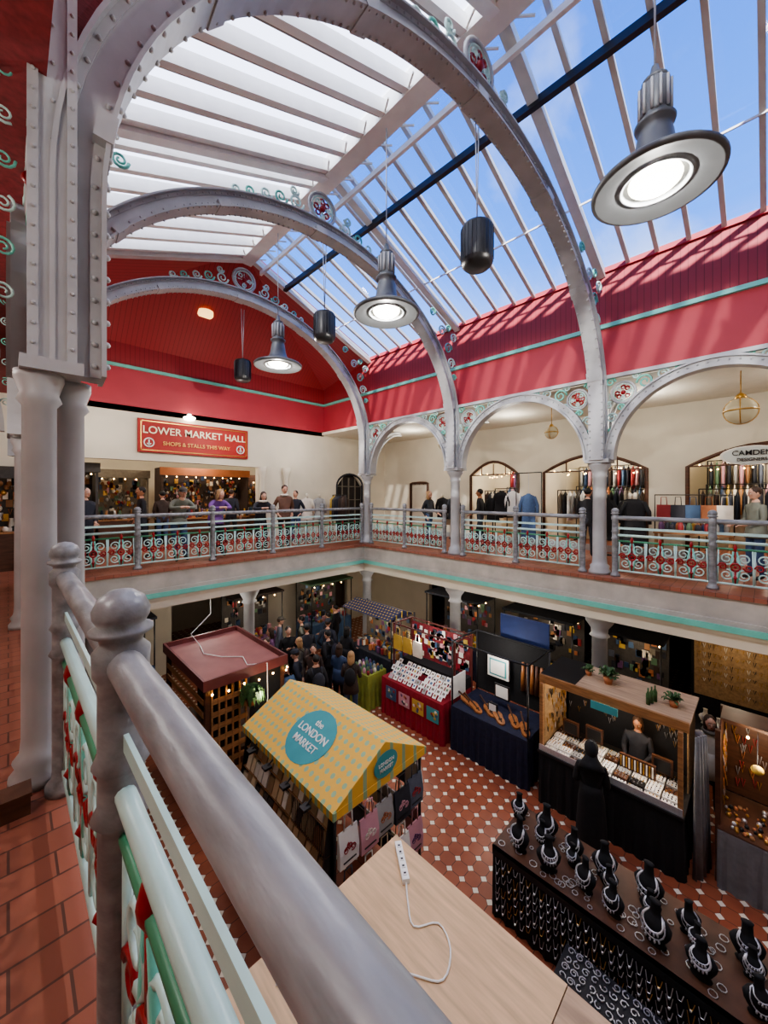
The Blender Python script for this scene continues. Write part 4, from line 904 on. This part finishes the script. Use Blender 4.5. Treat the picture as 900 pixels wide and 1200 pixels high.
for x in(10.85,11.55):
    for y in(.55,1.85): b.box(x-.03,x+.03,y-.03,y+.03,0,.7,WOOD)
for i in range(40): x=random.uniform(10.9,11.5);y=random.uniform(.6,1.8); b.ball((x,y,.84),(.06,.06,.09+.08*random.random()),random.choice(PAL),8,5)
for i in range(5): tote(b,11.0,.65+i*.27,1.55,PAL[(3,6,2,7,0)[i]],random.choice(PAL),'y')
b.tube([(11,.5,.75),(11,.5,1.6),(11,1.9,1.6),(11,1.9,.75)],.015,BLK,5); b.obj('accessories_table')
JW=[SILV,GOLD,BLK,WOOD,PAL[3],PAL[6],PAL[8]]
shop('jewellery_shop',-.4,1.7,12.5,13.1,2.45,JW,GREYS[2])
shop('souvenir_shop',1.9,3.3,14.4,15.2,2.4,PAL+JW,GREYS[3]); shop('gift_shop',3.5,6.4,13.7,14.5,2.5,PAL+JW,GREYS[5],M('orange_sign',(150,90,56),.6,var=.1)); shop('souvenir_shop',6.6,8.2,14.6,15.4,2.4,PAL,WOODD)
shop('jewellery_shop',-.9,.35,11.2,11.8,2.2,JW,GREYS[2])
b=B()
for x in(6.1,7.0): b.lathe(x,12.0,[(.15,0),(.15,.1),(.11,.15),(.1,2.2),(.14,2.35),(.16,2.55)],CREAM,16)
b.obj('plaster_columns')
WIN=M('daylight_window',(210,220,230),.3,var=0,emit=1.6)
b=B(); k=14; arc=[(2.0+.55*cos(pi*i/k),16.75,1.5+.55*sin(pi*i/k)) for i in range(k+1)]
b.prism([(2.55,16.75,.6)]+arc+[(1.45,16.75,.6)],(0,.04,0),WIN)
for x in(1.7,2.0,2.3): b.box(x-.015,x+.015,16.72,16.76,.6,2.0,WOODD)
for z in(1.0,1.5): b.box(1.45,2.55,16.72,16.76,z-.015,z+.015,WOODD)
b.obj('window_2')
b=B(); k=12; arc=[(10+.68*cos(pi*i/k),12.22,1.95+.5*sin(pi*i/k)) for i in range(k+1)]
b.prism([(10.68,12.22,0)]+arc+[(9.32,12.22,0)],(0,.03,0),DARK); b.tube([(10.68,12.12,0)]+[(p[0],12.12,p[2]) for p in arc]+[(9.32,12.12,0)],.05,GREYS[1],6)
for x in(9.66,10,10.34): b.box(x-.015,x+.015,12.16,12.22,0,2.3,GREYS[3])
for z in(.8,1.4,1.95): b.box(9.32,10.68,12.16,12.22,z-.015,z+.015,GREYS[3])
b.obj('window_3')
b=B(); b.box(12.02,12.07,9.62,10.48,0,2.08,CREAM2); b.box(12.0,12.02,9.75,10.35,.2,.9,CREAM); b.box(12.0,12.02,9.75,10.35,1.1,1.9,CREAM); b.ball((11.98,9.7,1.0),.03,GOLD,8,6); b.obj('door_1')
for x,y in((1,14),(4.6,13.2),(7.5,14),(-1.5,12.6)): plight(x,y,2.9,30,(1,.88,.72))
rack('clothes_rack',8.9,11.0,11.8,0,1.6,GREYS+PAL[:3])
mannequin('clothing_mannequin',7.6,11.6,0,PAL[3],.8,'x'); mannequin('clothing_mannequin',8.2,11.7,0,PAL[11],.8,'x')
b=B(); b.box(-.03,.08,2.6,2.72,.0,.1,WOODD); b.box(-.035,.085,2.595,2.725,.09,.11,WOODD); b.obj('wooden_block')
# ================= LIGHT =================
w=bpy.data.worlds.new('World'); bpy.context.scene.world=w; w.use_nodes=True; nt=w.node_tree; bg=nt.nodes['Background']
tc=nt.nodes.new('ShaderNodeTexCoord'); sp=nt.nodes.new('ShaderNodeSeparateXYZ'); nt.links.new(tc.outputs['Generated'],sp.inputs[0])
r=nt.nodes.new('ShaderNodeValToRGB'); r.color_ramp.elements[0].color=(.32,.46,.74,1); r.color_ramp.elements[0].position=.2; r.color_ramp.elements[1].color=(.02,.09,.43,1); r.color_ramp.elements[1].position=.9
e=r.color_ramp.elements.new(.5); e.color=(.05,.19,.66,1)
nt.links.new(sp.outputs[2],r.inputs[0])
no=nt.nodes.new('ShaderNodeTexNoise'); no.inputs['Scale'].default_value=2.6; no.inputs['Detail'].default_value=6; nt.links.new(tc.outputs['Generated'],no.inputs['Vector'])
cr=nt.nodes.new('ShaderNodeValToRGB'); cr.color_ramp.elements[0].position=.5; cr.color_ramp.elements[1].position=.8; nt.links.new(no.outputs[0],cr.inputs[0])
c=mixc(nt,cr.outputs[0],r.outputs[0],(.6,.65,.74)); nt.links.new(c,bg.inputs[0]); bg.inputs[1].default_value=1.3
l=bpy.data.lights.new('Sun','SUN'); l.energy=5.5; l.angle=.02; l.color=(1,.97,.93); o=bpy.data.objects.new('sun',l); bpy.context.scene.collection.objects.link(o)
o.rotation_euler=V((1,.28,-.55)).to_track_quat('-Z','Y').to_euler()
cam=bpy.data.cameras.new('camera'); co=bpy.data.objects.new('camera',cam); bpy.context.scene.collection.objects.link(co)
cam.sensor_width=36; cam.lens=445*36/1200; cam.shift_y=-20/1200; cam.clip_start=.02; cam.clip_end=200
co.location=(0,0,1.6); co.rotation_euler=(pi/2,0,-math.radians(44.7)); bpy.context.scene.camera=co
sc=bpy.context.scene; sc.view_settings.view_transform='AgX'; sc.view_settings.look='AgX - Medium High Contrast'; sc.view_settings.exposure=1.4
